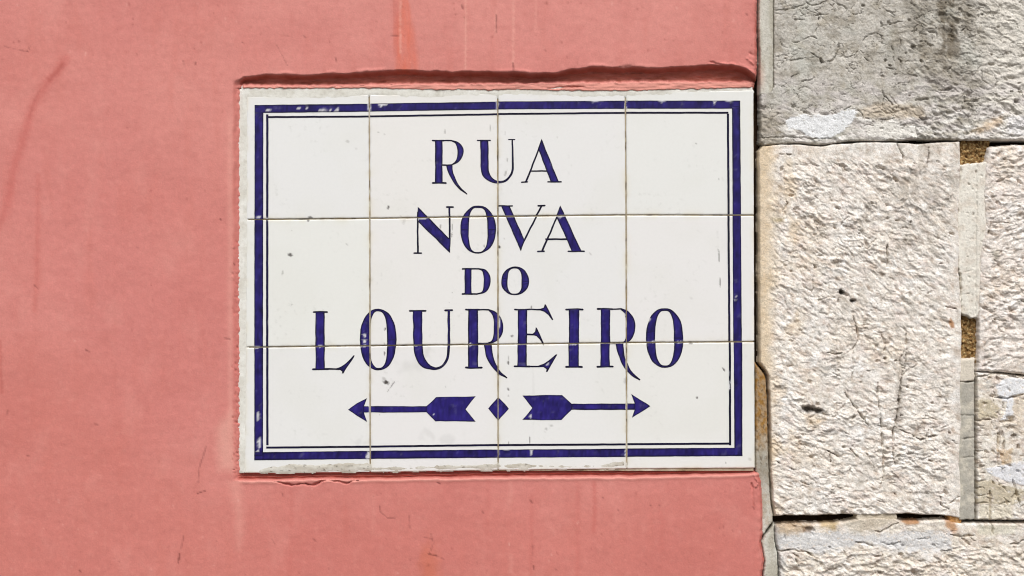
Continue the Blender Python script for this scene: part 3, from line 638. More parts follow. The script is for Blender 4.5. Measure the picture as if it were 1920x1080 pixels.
lt_('R', 'LOUREIRO', [serif(1000, 87, 1160, 104), rect(1120, 90, 1240, 103), rect(1042, 96, 1130, 645), serif(1002, 634, 1168, 651), rect(1120, 414, 1240, 431)]
    + band(bez([(1236, 90), (1305, 118), (1354, 180), (1373, 255), (1360, 340), (1318, 405), (1236, 431)]), bez([(1226, 103), (1260, 135), (1278, 190), (1282, 255), (1280, 345), (1264, 398), (1234, 414)]))
    + band(bez([(1184, 425), (1212, 535), (1262, 645), (1325, 722), (1410, 777)]), bez([(1258, 425), (1266, 510), (1296, 615), (1346, 700), (1419, 766)])), E_)
lt_('O', 'LOUREIRO', ring((1471, 91, 1826, 656), (1562, 118, 1738, 632), 2.2, 2.8), E_)
# arrows and diamond
painted('arrow', [[(68, 150), (125, 113), (182, 82), (164, 131), (164, 168), (182, 224), (125, 190)], rect(155, 131, 545, 168), [(532, 131), (590, 78), (822, 73), (763, 148), (822, 222), (585, 220), (532, 168)]], 'blue painted arrow pointing left', F6, dark=1.4)
painted('arrow', [[(1855, 131), (1798, 96), (1740, 60), (1762, 114), (1762, 150), (1745, 200), (1800, 166)], rect(1380, 116, 1772, 152), [(1392, 117), (1338, 64), (1102, 67), (1160, 140), (1102, 212), (1332, 212), (1392, 153)]], 'blue painted arrow pointing right', F6, dark=1.4)
painted('diamond', [[(957, 75), (1022, 145), (957, 216), (897, 145)]], 'blue painted diamond between the two arrows', F6, dark=1.4)

# ---- pieces with a ragged outline lying on or between other things
def piece(name, poly, hf, cf, mat, parent, label=None, step=1.5, out=9.0, edge_rough=2.0, edge_scale=8.0, rnd_w=3.0, drop=14.0, seed=0, post=None, pad=4, inner=None):
    us = [p[0] for p in poly]; vs = [p[1] for p in poly]
    inn = inner or ((-20, 1945), (-20, 1100))
    gx = grid_lines(min(us) - pad, max(us) + pad, inn[0], step, out); gy = grid_lines(min(vs) - pad, max(vs) + pad, inn[1], step, out)
    F = Field(gx, gy); u, v = F.u, F.v
    d = poly_sdf(u, v, poly) + edge_rough * fbm(u / edge_scale, v / edge_scale, 500 + seed, 3)
    F.d = d
    F.h = hf(u, v, d); F.c[:] = cf(u, v, d) if callable(cf) else cf
    if post: post(F)
    t = sstep(0, rnd_w, d)
    F.h = F.h - (1 - t) ** 1.6 * min(drop * .6, 3.0) - np.where(d < 0, drop * np.clip(-d / 1.6, 0, 1), 0)
    F.keep = d > -3.0
    return link(name, F.mesh(name), mat, parent, label), F

def cem_col(u, v, d):
    c = np.zeros(u.shape + (3,)); c[:] = alb(224, 223, 215)
    for s_, sc_, col, a in ((601, 26, (208, 205, 194), .6), (602, 36, (234, 234, 228), .95), (603, 6, (176, 170, 156), .25)):
        c += (alb(*col) - c) * (a * sstep(-.05, .5, fbm(u / sc_, v / sc_, s_, 3)))[..., None]
    return c
thin = lambda hh: (lambda u, v, d: hh + 0.18 * fbm(u / 16, v / 10, 611, 3) + .05 * perlin(u / 3, v / 3, 612))
smear_kw = dict(rnd_w=6.0, drop=.5, edge_rough=5.0, edge_scale=30.0)
piece('cement_smear', [(455, 163), (700, 164), (930, 166), (1180, 168), (1408, 163), (1412, 172), (1330, 174), (1260, 180), (1173, 181), (1100, 184), (1010, 180), (940, 182), (890, 180), (800, 186), (760, 183), (700, 178), (640, 187), (560, 186), (500, 186), (470, 184), (458, 184)], thin(.12), cem_col, M_smear, sign, 'pale cement smeared along the top of the tiles', seed=1, **smear_kw)
piece('cement_smear', [(450, 168), (462, 172), (464, 250), (466, 330), (463, 380), (465, 460), (464, 520), (462, 545), (467, 600), (465, 645), (461, 680), (463, 740), (460, 800), (462, 830), (457, 885), (449, 885), (447, 600), (448, 300)], thin(.1), cem_col, M_smear, sign, 'grey cement strip along the left of the tiles', seed=2, rnd_w=5.0, drop=.5, edge_rough=2.4, edge_scale=26.0)
def dirty(u, v, d):
    c = cem_col(u, v, d); c += (alb(186, 179, 165) - c) * (.35 + .5 * sstep(-.3, .3, fbm(u / 30, v / 12, 622, 3)))[..., None]
    c += (alb(84, 76, 64) - c) * (.8 * sstep(.18, .5, fbm(u / 9, v / 4, 621, 3)) * sstep(9, 3, d))[..., None]
    return c
piece('cement_smear', [(488, 884), (506, 876), (540, 871), (600, 872), (640, 870), (688, 868), (694, 874), (760, 874), (830, 871), (880, 870), (933, 869), (990, 868), (1060, 872), (1110, 871), (1170, 864), (1175, 874), (1180, 877), (1000, 879), (800, 882), (600, 885), (495, 886)], thin(.22), dirty, M_smear, sign, 'dirty grey cement along the bottom of the tiles', seed=3, **smear_kw)

# ================================================================== STONE WALL
stone_wall = thing('stone_wall', 'weathered pale stone block wall with cracked mortar joints to the right of the pink plaster', 'wall', (X(1900), 0.0, 0.0))
def lattice(u, v, ang, L, W, warp=.35, seed=0):
    wu = u + warp * 40 * fbm(u / 70, v / 70, seed + 1, 2); wv = v + warp * 40 * fbm(u / 70, v / 70, seed + 2, 2)
    ca, sa = np.cos(ang), np.sin(ang)
    return (wu * ca + wv * sa) / L, (-wu * sa + wv * ca) / W
def ridged(x, y, seed, o=4, gain=.55):
    r = 0; a = 1.0; f = 1.0; t = 0
    for i in range(o):
        n = 1 - 2.2 * np.abs(perlin(x * f, y * f, seed + 13 * i)); r = r + a * n; t += a; a *= gain; f *= 2.1
    return r / t
def gouges(u, v, ang, cell, L, W, prob, seed):
    """short pick strokes scattered one to a cell; returns 0..1 depth"""
    wu = u + 9 * fbm(u / 60, v / 60, seed + 61, 2); wv = v + 9 * fbm(u / 60, v / 60, seed + 62, 2)
    ix, iy = np.floor(wu / cell), np.floor(wv / cell); r = np.zeros(u.shape)
    jx = 1.6 * perlin(u / 4.5, v / 4.5, seed + 63); jy = 1.6 * perlin(u / 4.5, v / 4.5, seed + 64)
    for i in (-1, 0, 1):
        for j in (-1, 0, 1):
            cx, cy = ix + i, iy + j
            px, py = (cx + rnd(cx, cy, seed)) * cell, (cy + rnd(cx, cy, seed + 1)) * cell
            a = ang + (rnd(cx, cy, seed + 2) - .5) * 1.3; k = .45 + rnd(cx, cy, seed + 3)
            du, dv = wu - px + jx, wv - py + jy; ca, sa = np.cos(a), np.sin(a)
            p = (du * ca + dv * sa) / (L * k); q = (-du * sa + dv * ca) / (W * (.6 + .8 * rnd(cx, cy, seed + 4)))
            # steep upper wall, long lower ramp
            q = np.where(q < 0, q * 1.7, q * .75)
            d = (1 - sstep(.15, 1.0, np.hypot(p, q))) * (rnd(cx, cy, seed + 5) < prob) * (.4 + .6 * rnd(cx, cy, seed + 6))
            r = np.maximum(r, d)
    return r
def pecked(u, v, ang, amp=1.0, seed=0):
    a, b = lattice(u, v, ang, 22.0, 12.0, .35, seed); f1, e1 = facets(a, b, 700 + seed, 1.0)
    a2, b2 = lattice(u, v, ang + .25, 12.0, 7.0, .3, seed + 5); f2, e2 = facets(a2, b2, 720 + seed, 1.0)
    big = fbm(u / 60, v / 60, 740 + seed, 3)
    am = np.clip(.80 + .9 * fbm(u / 55, v / 55, 741 + seed, 3), .2, 1.25)                    # some areas dressed smoother than others
    ar, br = lattice(u, v, ang, 36.0, 20.0, .45, seed + 31)
    h = am * (.85 * f1 + .6 * f2 + 3.0 * ridged(ar, br, 750 + seed, 3, .5) + .7 * fbm(u / 10, v / 7, 744 + seed, 3, .5) + .2 * fbm(u / 3.4, v / 3.0, 745 + seed, 2)) + 1.7 * big
    h -= am * (3.3 * gouges(u, v, ang, 22.0, 11.0, 4.2, .8, 1200 + seed) + 1.5 * gouges(u, v, ang, 8.0, 4.6, 2.0, .6, 1230 + seed))
    h -= 3.2 * gouges(u, v, ang + .15, 44.0, 13.0, 3.6, .6, 1260 + seed) * np.clip(am + .2, 0, 1)
    return amp * h
def lime(u, v, seed, base=(241, 235, 227)):
    c = np.zeros(u.shape + (3,)); c[:] = alb(*base)
    for s_, sc_, col, a in ((801, 120, (228, 211, 188), .5), (802, 60, (243, 241, 238), .85), (803, 34, (230, 216, 210), .55), (804, 22, (208, 201, 190), .55), (807, 16, (208, 192, 180), .45), (805, 9, (180, 162, 142), .45), (806, 7, (246, 243, 238), .5)):
        c += (alb(*col) - c) * (a * sstep(0., .55, fbm(u / sc_ + seed * 3.1, v / sc_, s_ + seed, 3)))[..., None]
    a_, b_ = lattice(u, v, .45, 26.0, 12.0, .4, seed + 40)  # dabs: stains, plus painted shade and highlights of the chisel marks
    for s_, col, a, lo, k_ in ((871, (160, 142, 126), .75, .12, 1.0), (872, (200, 182, 166), .7, .1, .8), (873, (176, 172, 164), .6, .14, 1.5), (874, (250, 247, 243), .7, .05, 1.2)):
        c += (alb(*col) - c) * (a * sstep(lo, .55, fbm(a_ * k_, b_ * k_, s_ + seed, 4, .6)))[..., None]
    return c
G = lambda q: cr(1400, 0, 3.6, q); H = lambda q: cr(1400, 250, 3.6, q); I = lambda q: cr(1400, 500, 3.6, q); J = lambda q: cr(1400, 780, 3.6, q)
def cracks(F, lists, depth=3.0, width=1.0, seed=0):
    for k, q in enumerate(lists): F.crack(q, depth, width, .8, seed=900 + seed + k)
def rand_cracks(F, n, u0, u1, v0, v1, seed, L=(8, 34), depth=(1, 3.4), w=(.7, 1.3)):
    r = random.Random(seed)
    for k in range(n):
        x, y = r.uniform(u0, u1), r.uniform(v0, v1); a = r.uniform(0, 6.28); q = [(x, y)]; seg = r.uniform(*L) / 4
        for i in range(4):
            a += r.uniform(-.7, .7); x += seg * math.cos(a); y += seg * math.sin(a); q.append((x, y))
        F.crack(q, r.uniform(*depth), r.uniform(*w), .8, seed=seed + k)
def rand_pits(F, n, u0, u1, v0, v1, seed, rr=(1.5, 5), depth=(1.5, 5)):
    r = random.Random(seed)
    for k in range(n):
        R_ = r.uniform(*rr); F.pit(r.uniform(u0, u1), r.uniform(v0, v1), R_ * r.uniform(1, 2.4), R_, r.uniform(*depth), r.uniform(-.2, 1.1), seed=seed + k)

# --- middle block
def mid_h(u, v, d):
    wb = sstep(480, 820, v + 60 * fbm(u / 90, v / 90, 771, 2))
    m = sstep(14, 40, u - 1421 - 10 * perlin(u * 0, v / 60, 772)) * sstep(14, 38, v - 274) * sstep(2, 26, 1796 - u)
    m = np.maximum(m, .12) * (.8 + .6 * fbm(u / 75, v / 75, 779, 2))
    return 2.0 + lerp(pecked(u, v, .62, 1.0, 1), pecked(u, v, .2, 1.0, 21), wb) * m + .5 * fbm(u / 18, v / 18, 773, 3) + 1.2 * fbm(u / 150, v / 150, 774, 2)
def mid_post(F):
    u, v = F.u, F.v
    F.tint(.75 * sstep(46, 12, u - 1420 + 14 * fbm(u / 40, v / 40, 775, 3)), alb(222, 200, 166))
    F.tint(.45 * sstep(.05, .5, fbm(u / 50, v / 80, 776, 3)) * sstep(1550, 1480, u), alb(222, 196, 156))
    F.tint(.55 * np.exp(-(((u - 1725) / 75) ** 2 + ((v - 370) / 70) ** 2)) * sstep(-.35, .35, fbm(u / 14, v / 18, 777, 4, .6)), alb(150, 140, 128))
    F.tint(.45 * sstep(.05, .45, fbm(u / 38, v / 60, 778, 4, .6)) * sstep(1500, 1560, u), alb(176, 168, 156))
    cracks(F, [H([(1010, 70), (1055, 150), (1050, 200)]), H([(1225, 90), (1230, 150), (1215, 230)]), H([(945, 750), (950, 900)]), I([(715, 330), (735, 400), (755, 490), (715, 560), (720, 680), (710, 760)]), I([(1070, 450), (1075, 560), (1065, 690)]),
        I([(885, 780), (880, 880), (900, 990), (905, 1080)]), I([(1050, 700), (1030, 850), (1020, 950), (1000, 1080)]), I([(660, 850), (740, 960), (820, 1075)]), I([(540, 580), (600, 590), (640, 580)]), I([(1340, 268), (1415, 285)]),
        J([(905, 0), (910, 130), (920, 250), (920, 400), (905, 460)]), J([(1015, 0), (985, 100), (985, 250), (1000, 320)]), J([(1030, 90), (1120, 130), (1170, 160), (1210, 150), (1225, 90)]), J([(1225, 140), (1290, 130)]), J([(880, 65), (940, 75)]), J([(1305, 545), (1310, 600), (1360, 630)]),
        J([(540, 230), (620, 275)]), J([(560, 250), (570, 310)]), J([(700, 220), (750, 280)]), H([(220, 140), (250, 142)]), H([(270, 143), (300, 146)])], 6.5, 1.2, 1)
    rand_cracks(F, 34, 1460, 1790, 300, 960, 31, (8, 34), (1.5, 4), (.7, 1.2))
    rand_pits(F, 70, 1455, 1790, 300, 955, 32, (1.2, 3.4), (2, 6))
    for (x, y, rx, ry, dp, a) in [(1577, 548, 7, 4.5, 6, .6), (1586, 552, 6, 3, 5, .3), (1598, 564, 6, 3.6, 6, .2), (1571, 565, 2.5, 4, 4, 0), (1745, 579, 6, 6, 3, 0), (1514, 767, 13, 8, 8, .1), (1533, 770, 11, 6, 7, .35), (1547, 777, 6, 2.2, 5, .3), (1532, 757, 4, 4, 4, 0), (1600, 782, 3, 5, 5, .4), (1744, 548, 6, 3, 4, -.5), (1580, 311, 7, 4, 5, .3), (1650, 315, 10, 4, 5, .25), (1677, 336, 9, 4, 5, .9), (1465, 317, 3, 5, 4, .3), (1693, 378, 5, 7, 4, .4), (1495, 393, 5, 6, 3, .3)]:
        F.pit(x, y, rx, ry, dp, a)
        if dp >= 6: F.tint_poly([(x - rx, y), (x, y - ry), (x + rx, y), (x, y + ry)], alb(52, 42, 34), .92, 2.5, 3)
    F.tint_poly([(1510, 780), (1545, 785), (1530, 800), (1515, 795)], alb(198, 166, 116), .5, 6, 3)
    F.tint_poly(I([(1358, 370), (1375, 345), (1398, 380), (1400, 412), (1380, 418)]), alb(176, 122, 70), .85, 1.5, 1)
    F.tint_poly([(1447, 410), (1470, 408), (1468, 416), (1450, 417)], alb(150, 130, 70), .6, 3, 2)
    F.tint_poly([(1685, 700), (1696, 720), (1690, 800), (1678, 800), (1680, 730)], alb(120, 108, 92), .5, 6, 6)
mid_poly = [(1422, 284), (1430, 274), (1460, 271.5), (1500, 271), (1540, 275), (1560, 271), (1620, 266.5), (1680, 267), (1720, 270), (1760, 267), (1800, 265), (1801, 320), (1799, 370), (1796, 400), (1799, 460), (1797, 510), (1802, 560), (1803, 640), (1802, 690), (1800, 730), (1803, 790), (1800, 830), (1798, 870), (1802, 910), (1800, 972), (1770, 966), (1700, 963), (1672, 964), (1610, 966), (1590, 963), (1540, 966), (1470, 966), (1453, 968), (1449, 935), (1446, 890), (1445, 820), (1443, 740), (1440, 705), (1436, 695), (1425, 680), (1423.5, 560), (1423.5, 400)]
piece('stone', mid_poly, mid_h, lambda u, v, d: lime(u, v, 0), M_stone, stone_wall, 'large pale stone block with rough pecked face beside the sign', step=1.25, edge_rough=1.4, edge_scale=22, rnd_w=2.4, drop=16, seed=11, post=mid_post)

# --- upper block
def up_h(u, v, d):
    r = sstep(1640, 1760, u + 40 * fbm(u / 60, v / 60, 781, 3)) * .75 + sstep(170, 215, v + 20 * fbm(u / 50, v / 50, 782, 2)) * .45
    r = np.clip(r, .13, 1)
    wu, wv = u + 9 * fbm(u / 24, v / 24, 785, 3), v + 9 * fbm(u / 24, v / 24, 786, 3)
    net = np.minimum(np.abs(perlin(wu / 34, wv / 26, 787)), np.abs(perlin(wu / 19 + 4, wv / 17, 788)) * 1.4)
    net = sstep(.035, .0, net) * sstep(-.05, .3, fbm(u / 45, v / 38, 789, 3))                  # fine crack network, open in places
    return 1.6 - 2.4 * net + 1.1 * pecked(u, v, .35, 1.0, 2) * r + .9 * fbm(u / 30, v / 22, 783, 4) + .5 * fbm(u / 7, v / 5, 784, 3)
def up_col(u, v, d):
    c = np.zeros(u.shape + (3,)); c[:] = alb(197, 193, 185)
    for s_, sc_, col, a in ((811, 130, (178, 171, 158), .7), (812, 50, (214, 210, 202), .7), (813, 26, (164, 155, 138), .65), (814, 11, (224, 219, 210), .5), (815, 5, (140, 129, 112), .5), (820, 70, (192, 194, 186), .5)):
        c += (alb(*col) - c) * (a * sstep(0., .55, fbm(u / sc_, v / sc_, s_, 3)))[..., None]
    br = np.exp(-(((u - 1770) / 95) ** 2 + ((v - 60) / 120) ** 2)) * sstep(-.3, .35, fbm(u / 34, v / 44, 875, 4, .6))
    c += (alb(116, 107, 93) - c) * (.8 * br)[..., None]
    c += (alb(142, 135, 122) - c) * (.6 * sstep(-.05, .4, fbm(u / 42, v / 30, 876, 4, .65)))[..., None]
    c += (alb(226, 221, 212) - c) * (.7 * sstep(1810, 1880, u + 40 * fbm(u / 50, v / 50, 816, 3)))[..., None]
    st = np.exp(-(((u - 1775 - 14 * perlin(u * 0, v / 60, 817)) / 26) ** 2)) * sstep(170, 60, v)
    c += (alb(104, 93, 76) - c) * (.9 * st * sstep(-.3, .4, fbm(u / 16, v / 30, 818, 3)))[..., None]
    c += (alb(212, 206, 204) - c) * (.6 * sstep(120, 175, v) * sstep(-.2, .3, fbm(u / 40, v / 20, 819, 3)))[..., None]
    c += (alb(232, 229, 224) - c) * (.85 * sstep(186, 226, v) * sstep(.02, .22, fbm(u / 34, v / 13, 877, 4, .6)))[..., None]
    c += (alb(150, 140, 122) - c) * (.6 * sstep(1476, 1450, u) * sstep(190, 215, v))[..., None]
    return c
def up_post(F):
    bx, m = F.tint_poly(G([(255, 810), (330, 790), (400, 780), (560, 780), (640, 745), (720, 735), (745, 760), (720, 810), (690, 850), (640, 890), (560, 930), (430, 930), (380, 890), (280, 870)]), alb(236, 238, 240), .95, .9, 6, 12, holes=.7)
    F.h[bx] = lerp(F.h[bx], 2.4 + .5 * fbm(F.u[bx] / 8, F.v[bx] / 8, 3, 3), m * .8)
    bx, m = F.tint_poly(G([(810, 860), (900, 820), (1000, 830), (1010, 850), (1140, 855), (1140, 930), (950, 935), (810, 920)]), alb(232, 229, 222), .95, .9, 5, 10, holes=.9)
    F.h[bx] = lerp(F.h[bx], 2.8 + .5 * fbm(F.u[bx] / 8, F.v[bx] / 8, 3, 3), m * .8)
    F.tint_poly(G([(1755, 800), (1830, 780), (1900, 790), (1900, 910), (1760, 905)]), alb(228, 226, 226), .9, 2, 6, 10, holes=1.0)
    F.tint_poly(G([(760, 740), (900, 690), (1190, 720), (1200, 790), (1000, 800), (850, 805), (790, 790)]), alb(198, 184, 164), .7, 3, 5)
    F.tint_poly(G([(1680, 790), (1730, 790), (1720, 830), (1640, 880), (1500, 900), (1560, 860)]), alb(196, 156, 96), .45, 4, 6)
    cracks(F, [G(q) for q in ([(195, 72), (300, 62), (395, 30), (400, 5)], [(400, 15), (430, 38), (480, 30), (540, 5)], [(580, 5), (620, 30), (660, 45), (680, 65)], [(300, 280), (340, 290), (400, 260), (440, 245), (470, 260)], [(620, 295), (610, 360), (575, 415), (540, 415)], [(430, 355), (490, 395), (515, 430)],
        [(290, 410), (400, 393)], [(910, 605), (930, 650), (985, 710)], [(750, 740), (790, 790), (830, 808)], [(770, 340), (800, 400), (820, 410)], [(780, 280), (820, 235), (870, 225), (910, 245), (915, 290)], [(370, 547), (430, 545), (460, 520)], [(1585, 480), (1590, 540), (1670, 600), (1690, 550)], [(1460, 640), (1470, 685), (1560, 685), (1570, 650)],
        [(740, 0), (745, 20)], [(900, 180), (1050, 145)], [(1020, 390), (1045, 430), (1040, 480)], [(1380, 450), (1350, 490)], [(865, 805), (950, 810), (1000, 800)], [(1060, 845), (1140, 848)], [(460, 105), (550, 95)], [(480, 140), (490, 120)], [(940, 70), (1000, 105)], [(80, 932), (300, 925), (430, 938), (560, 935), (600, 925)], [(940, 460), (1010, 470)], [(650, 745), (700, 720)], [(1140, 855), (1150, 925)], [(1480, 180), (1440, 220)], [(1170, 30), (1175, 90)], [(300, 520), (350, 500)], [(320, 135), (390, 133)], [(1430, 495), (1500, 500)])], 3.4, .9, 40)
    rand_cracks(F, 40, 1640, 1930, -10, 240, 41, (8, 34), (1, 3.2), (.7, 1.1))
    rand_cracks(F, 26, 1455, 1640, -10, 190, 42, (5, 22), (.5, 1.6), (.7, 1.1))
    rand_pits(F, 34, 1640, 1930, -10, 250, 43, (1.2, 3.4), (1.5, 5))
    for (x, y, rx, ry, dp, a) in [(1540, 115, 3.5, 6, 6, -.3), (1712, 88, 4.5, 5, 6, .3), (1618, 11, 4, 3, 4, 0), (1660, 114, 3, 3, 4, 0), (1745, 60, 7, 2.5, 4, 0), (1858, 121, 7, 3, 5, 0), (1487, 200, 5, 4, 4, .4), (1513, 212, 8, 3, 4, .3), (1545, 214, 9, 3, 4, .1), (1728, 187, 12, 3, 5, -.1), (1775, 168, 14, 3, 5, -.2), (1868, 212, 7, 4, 5, 0), (1905, 190, 6, 4, 5, 0), (1430, 203, 7, 5, 4, 0), (1757, 215, 10, 4, 4, .3), (1790, 205, 7, 3, 4, .8)]:
        F.pit(x, y, rx, ry, dp, a)
up_poly = [(1450.3, -434), (2250, -434), (2250, 266), (1940, 262), (1880, 263), (1855, 262), (1830, 263), (1770, 262), (1735, 262), (1716, 260), (1680, 264), (1640, 264), (1590, 264), (1552, 270), (1535, 272), (1500, 268), (1470, 269), (1432, 273), (1425, 268), (1426.5, 240), (1426, 205), (1426, 172), (1446, 170), (1450.3, 164)]
piece('stone', up_poly, up_h, up_col, M_stone, stone_wall, 'grey cracked upper stone block with dark stain and white patches', step=1.25, edge_rough=1.0, rnd_w=2.2, drop=16, seed=12, post=up_post)

# --- right-hand blocks
def rt_h(u, v, d):
    return 2.2 + pecked(u, v, -.3, .95, 3) * sstep(1, 14, d) + .6 * fbm(u / 18, v / 18, 792, 3)
def rt_post(F):
    rand_cracks(F, 12, 1840, 1930, 280, 690, 51, (6, 24), (1.2, 3.4), (.8, 1.4)); rand_pits(F, 24, 1840, 1930, 280, 690, 52, (1.4, 3.4), (1.5, 4.5))
    cracks(F, [H([(1630, 690), (1650, 610), (1720, 600), (1790, 610)]), H([(1680, 330), (1730, 310), (1790, 290)]), H([(1650, 915), (1670, 880)]), I([(1570, 160), (1580, 150)])], 4, 1.8, 70)
    F.tint_poly(H([(1660, 800), (1690, 790), (1700, 850), (1670, 870)]), alb(150, 140, 110), .5, 4, 3)
piece('stone', [(1853, 276), (1900, 272), (2250, 272), (2250, 700), (1960, 706), (1920, 702), (1880, 697), (1832, 695.5), (1834, 660), (1834, 560), (1836, 480), (1847, 420), (1843, 360), (1846, 310)], rt_h, lambda u, v, d: lime(u, v, 5, (237, 229, 222)), M_stone, stone_wall, 'pale rough stone block at the right edge below the upper block', step=1.25, edge_rough=2.0, rnd_w=4.0, drop=12, seed=13, post=rt_post)
def rl_h(u, v, d):
    r = np.clip(sstep(-.1, .4, fbm(u / 45, v / 45, 793, 2)), .12, 1)
    return 1.8 + pecked(u, v, .2, .9, 4) * r + .7 * fbm(u / 26, v / 26, 794, 3) + .25 * perlin(u / 5, v / 5, 795)
def rl_post(F):
    for q, col, a in ((I([(1680, 800), (1740, 750), (1800, 740), (1900, 760), (1900, 850), (1800, 870), (1790, 960), (1800, 1000), (1760, 1040), (1720, 1030), (1760, 920), (1700, 880)]), (232, 234, 238), .9), (I([(1555, 900), (1640, 890), (1700, 960), (1690, 1020), (1560, 1020)]), (196, 184, 158), .8),
                      (J([(1600, 350), (1720, 330), (1900, 300), (1900, 470), (1800, 460), (1700, 420)]), (226, 228, 234), .85), (J([(1550, 440), (1640, 430), (1800, 480), (1872, 500), (1872, 570), (1790, 600), (1550, 590)]), (190, 178, 152), .75), (J([(1560, 610), (1780, 600), (1790, 690), (1560, 700)]), (222, 214, 196), .8),
                      (J([(1690, 230), (1790, 220), (1780, 320), (1720, 330)]), (198, 166, 124), .6)):
        bx, m = F.tint_poly(q, alb(*col), a, 1.2, 5, 11, holes=.9); F.h[bx] = lerp(F.h[bx], 2.7 + .4 * fbm(F.u[bx] / 9, F.v[bx] / 9, 4, 3), m * .6)
    cracks(F, [I([(1550, 745), (1690, 720), (1760, 735), (1872, 755)]), I([(1640, 875), (1760, 890), (1872, 860)]), I([(1550, 1035), (1640, 1030)]), J([(1640, 505), (1640, 700)]), J([(1790, 430), (1810, 490), (1840, 590)]), J([(1690, 120), (1700, 180), (1690, 240), (1690, 320)]), J([(1720, 100), (1735, 170), (1730, 230)])], 5.5, 1.5, 80)
    for (x, y, rx, ry, dp, a) in [(1893, 786, 9, 7, 7, .3), (1886, 790, 14, 3, 5, 0), (1900, 818, 5, 6, 5, .3), (1908, 838, 3, 5, 5, 0), (1873, 820, 4, 14, 5, .1), (1838, 876, 7, 3, 4, -.5), (1902, 930, 5, 8, 3, .5)]: F.pit(x, y, rx, ry, dp, a)
    for k in range(12): F.crack([(1830, 790 + k * 14), (1840 + 6 * (k % 3), 788 + k * 14)], 2.0, 1.1, .6, seed=960 + k)
    rand_cracks(F, 30, 1835, 1930, 705, 970, 53, (5, 18), (.8, 2.6), (.8, 1.3)); rand_pits(F, 34, 1835, 1930, 705, 960, 54, (1.2, 3), (1, 4))
piece('stone', [(1831, 698), (1880, 701), (1920, 707), (1960, 711), (2250, 706), (2250, 975), (1900, 975), (1831, 974)], rl_h, lambda u, v, d: lime(u, v, 6, (230, 223, 211)), M_stone, stone_wall, 'patched lower stone block at the right edge with white and beige filler', step=1.25, edge_rough=1.2, rnd_w=3.0, drop=12, seed=14, post=rl_post)

# --- bottom block
def lo_h(u, v, d):
    r = np.clip(sstep(24, 60, v - 985 + 16 * fbm(u / 40, v / 40, 796, 3)), .10, 1)
    return 2.0 + pecked(u, v, .15, 1.0, 6) * r + .8 * fbm(u / 30, v / 20, 797, 3) + .25 * perlin(u / 5, v / 5, 798)
def lo_post(F):
    u, v = F.u, F.v
    F.tint_poly(J([(200, 790), (330, 780), (430, 770), (560, 770), (700, 790), (900, 800), (1090, 770), (1250, 780), (1380, 800), (1380, 910), (1100, 920), (800, 860), (500, 930), (380, 900), (200, 890)]), alb(214, 215, 217), .8, 4, 10, 10, holes=1.0)
    F.tint_poly(J([(170, 700), (240, 700), (215, 900), (260, 960), (240, 1100), (170, 1100)]), alb(176, 176, 174), .7, 5, 5)
    F.tint_poly(J([(200, 700), (330, 700), (450, 740), (340, 800), (210, 790)]), alb(172, 140, 96), .6, 4, 5)
    F.tint_poly(J([(370, 740), (450, 745), (430, 785), (380, 780)]), alb(110, 80, 52), .6, 2, 3)
    F.tint_poly(J([(490, 700), (620, 715), (590, 770), (500, 750)]), alb(190, 160, 98), .6, 3, 4)
    F.tint_poly(J([(620, 690), (900, 660), (1010, 700), (880, 770), (720, 790)]), alb(196, 184, 164), .7, 4, 5)
    F.tint_poly(J([(1035, 710), (1100, 690), (1165, 700), (1160, 730), (1080, 735)]), alb(170, 118, 66), .85, 2, 2)
    F.tint_poly(J([(1330, 690), (1400, 700), (1430, 770), (1390, 790), (1340, 740)]), alb(186, 132, 80), .75, 3, 4)
    F.tint_poly(J([(1550, 735), (1820, 735), (1800, 800), (1570, 800)]), alb(206, 202, 184), .7, 3, 4)
    cracks(F, [J(q) for q in ([(200, 905), (240, 912), (300, 900), (360, 912), (410, 915), (440, 945), (480, 960)], [(865, 775), (900, 785), (950, 755), (1020, 720)], [(860, 945), (910, 945), (920, 925)], [(1375, 800), (1450, 812), (1530, 805)], [(1655, 735), (1660, 800)], [(1775, 862), (1830, 860), (1872, 830)], [(1440, 820), (1510, 870)], [(730, 850), (800, 855), (850, 880)], [(1300, 910), (1380, 905)], [(330, 960), (345, 1010)], [(900, 850), (960, 870), (1040, 850)], [(1590, 885), (1640, 890)])], 5.0, 1.4, 90)
    rand_cracks(F, 46, 1690, 1790, 995, 1035, 61, (4, 14), (.4, 1.1), (.6, .9)); rand_cracks(F, 18, 1460, 1930, 1000, 1085, 62, (6, 20), (1, 3), (.8, 1.3)); rand_pits(F, 22, 1460, 1930, 1020, 1090, 63, (1.4, 3.6), (1.5, 4.5))
    F.pit(1518, 993, 9, 5, 4, .1); F.pit(1480, 985, 12, 6, 4, .2); F.pit(1688, 1039, 5, 4, 5, 0)
lo_poly = [(1453, 984), (1490, 982), (1540, 982), (1580, 979), (1610, 972), (1640, 969), (1676, 971), (1690, 977), (1730, 977), (1770, 974), (1785, 978), (1800, 981), (1860, 981), (2250, 982), (2250, 1640), (1460, 1640), (1462, 1100), (1460, 1040), (1453, 1010)]
piece('stone', lo_poly, lo_h, lambda u, v, d: lime(u, v, 8, (234, 226, 214)), M_stone, stone_wall, 'lowest stone block with bluish grey smear under the dark joint', step=1.25, edge_rough=1.6, rnd_w=3.5, drop=16, seed=15, post=lo_post)

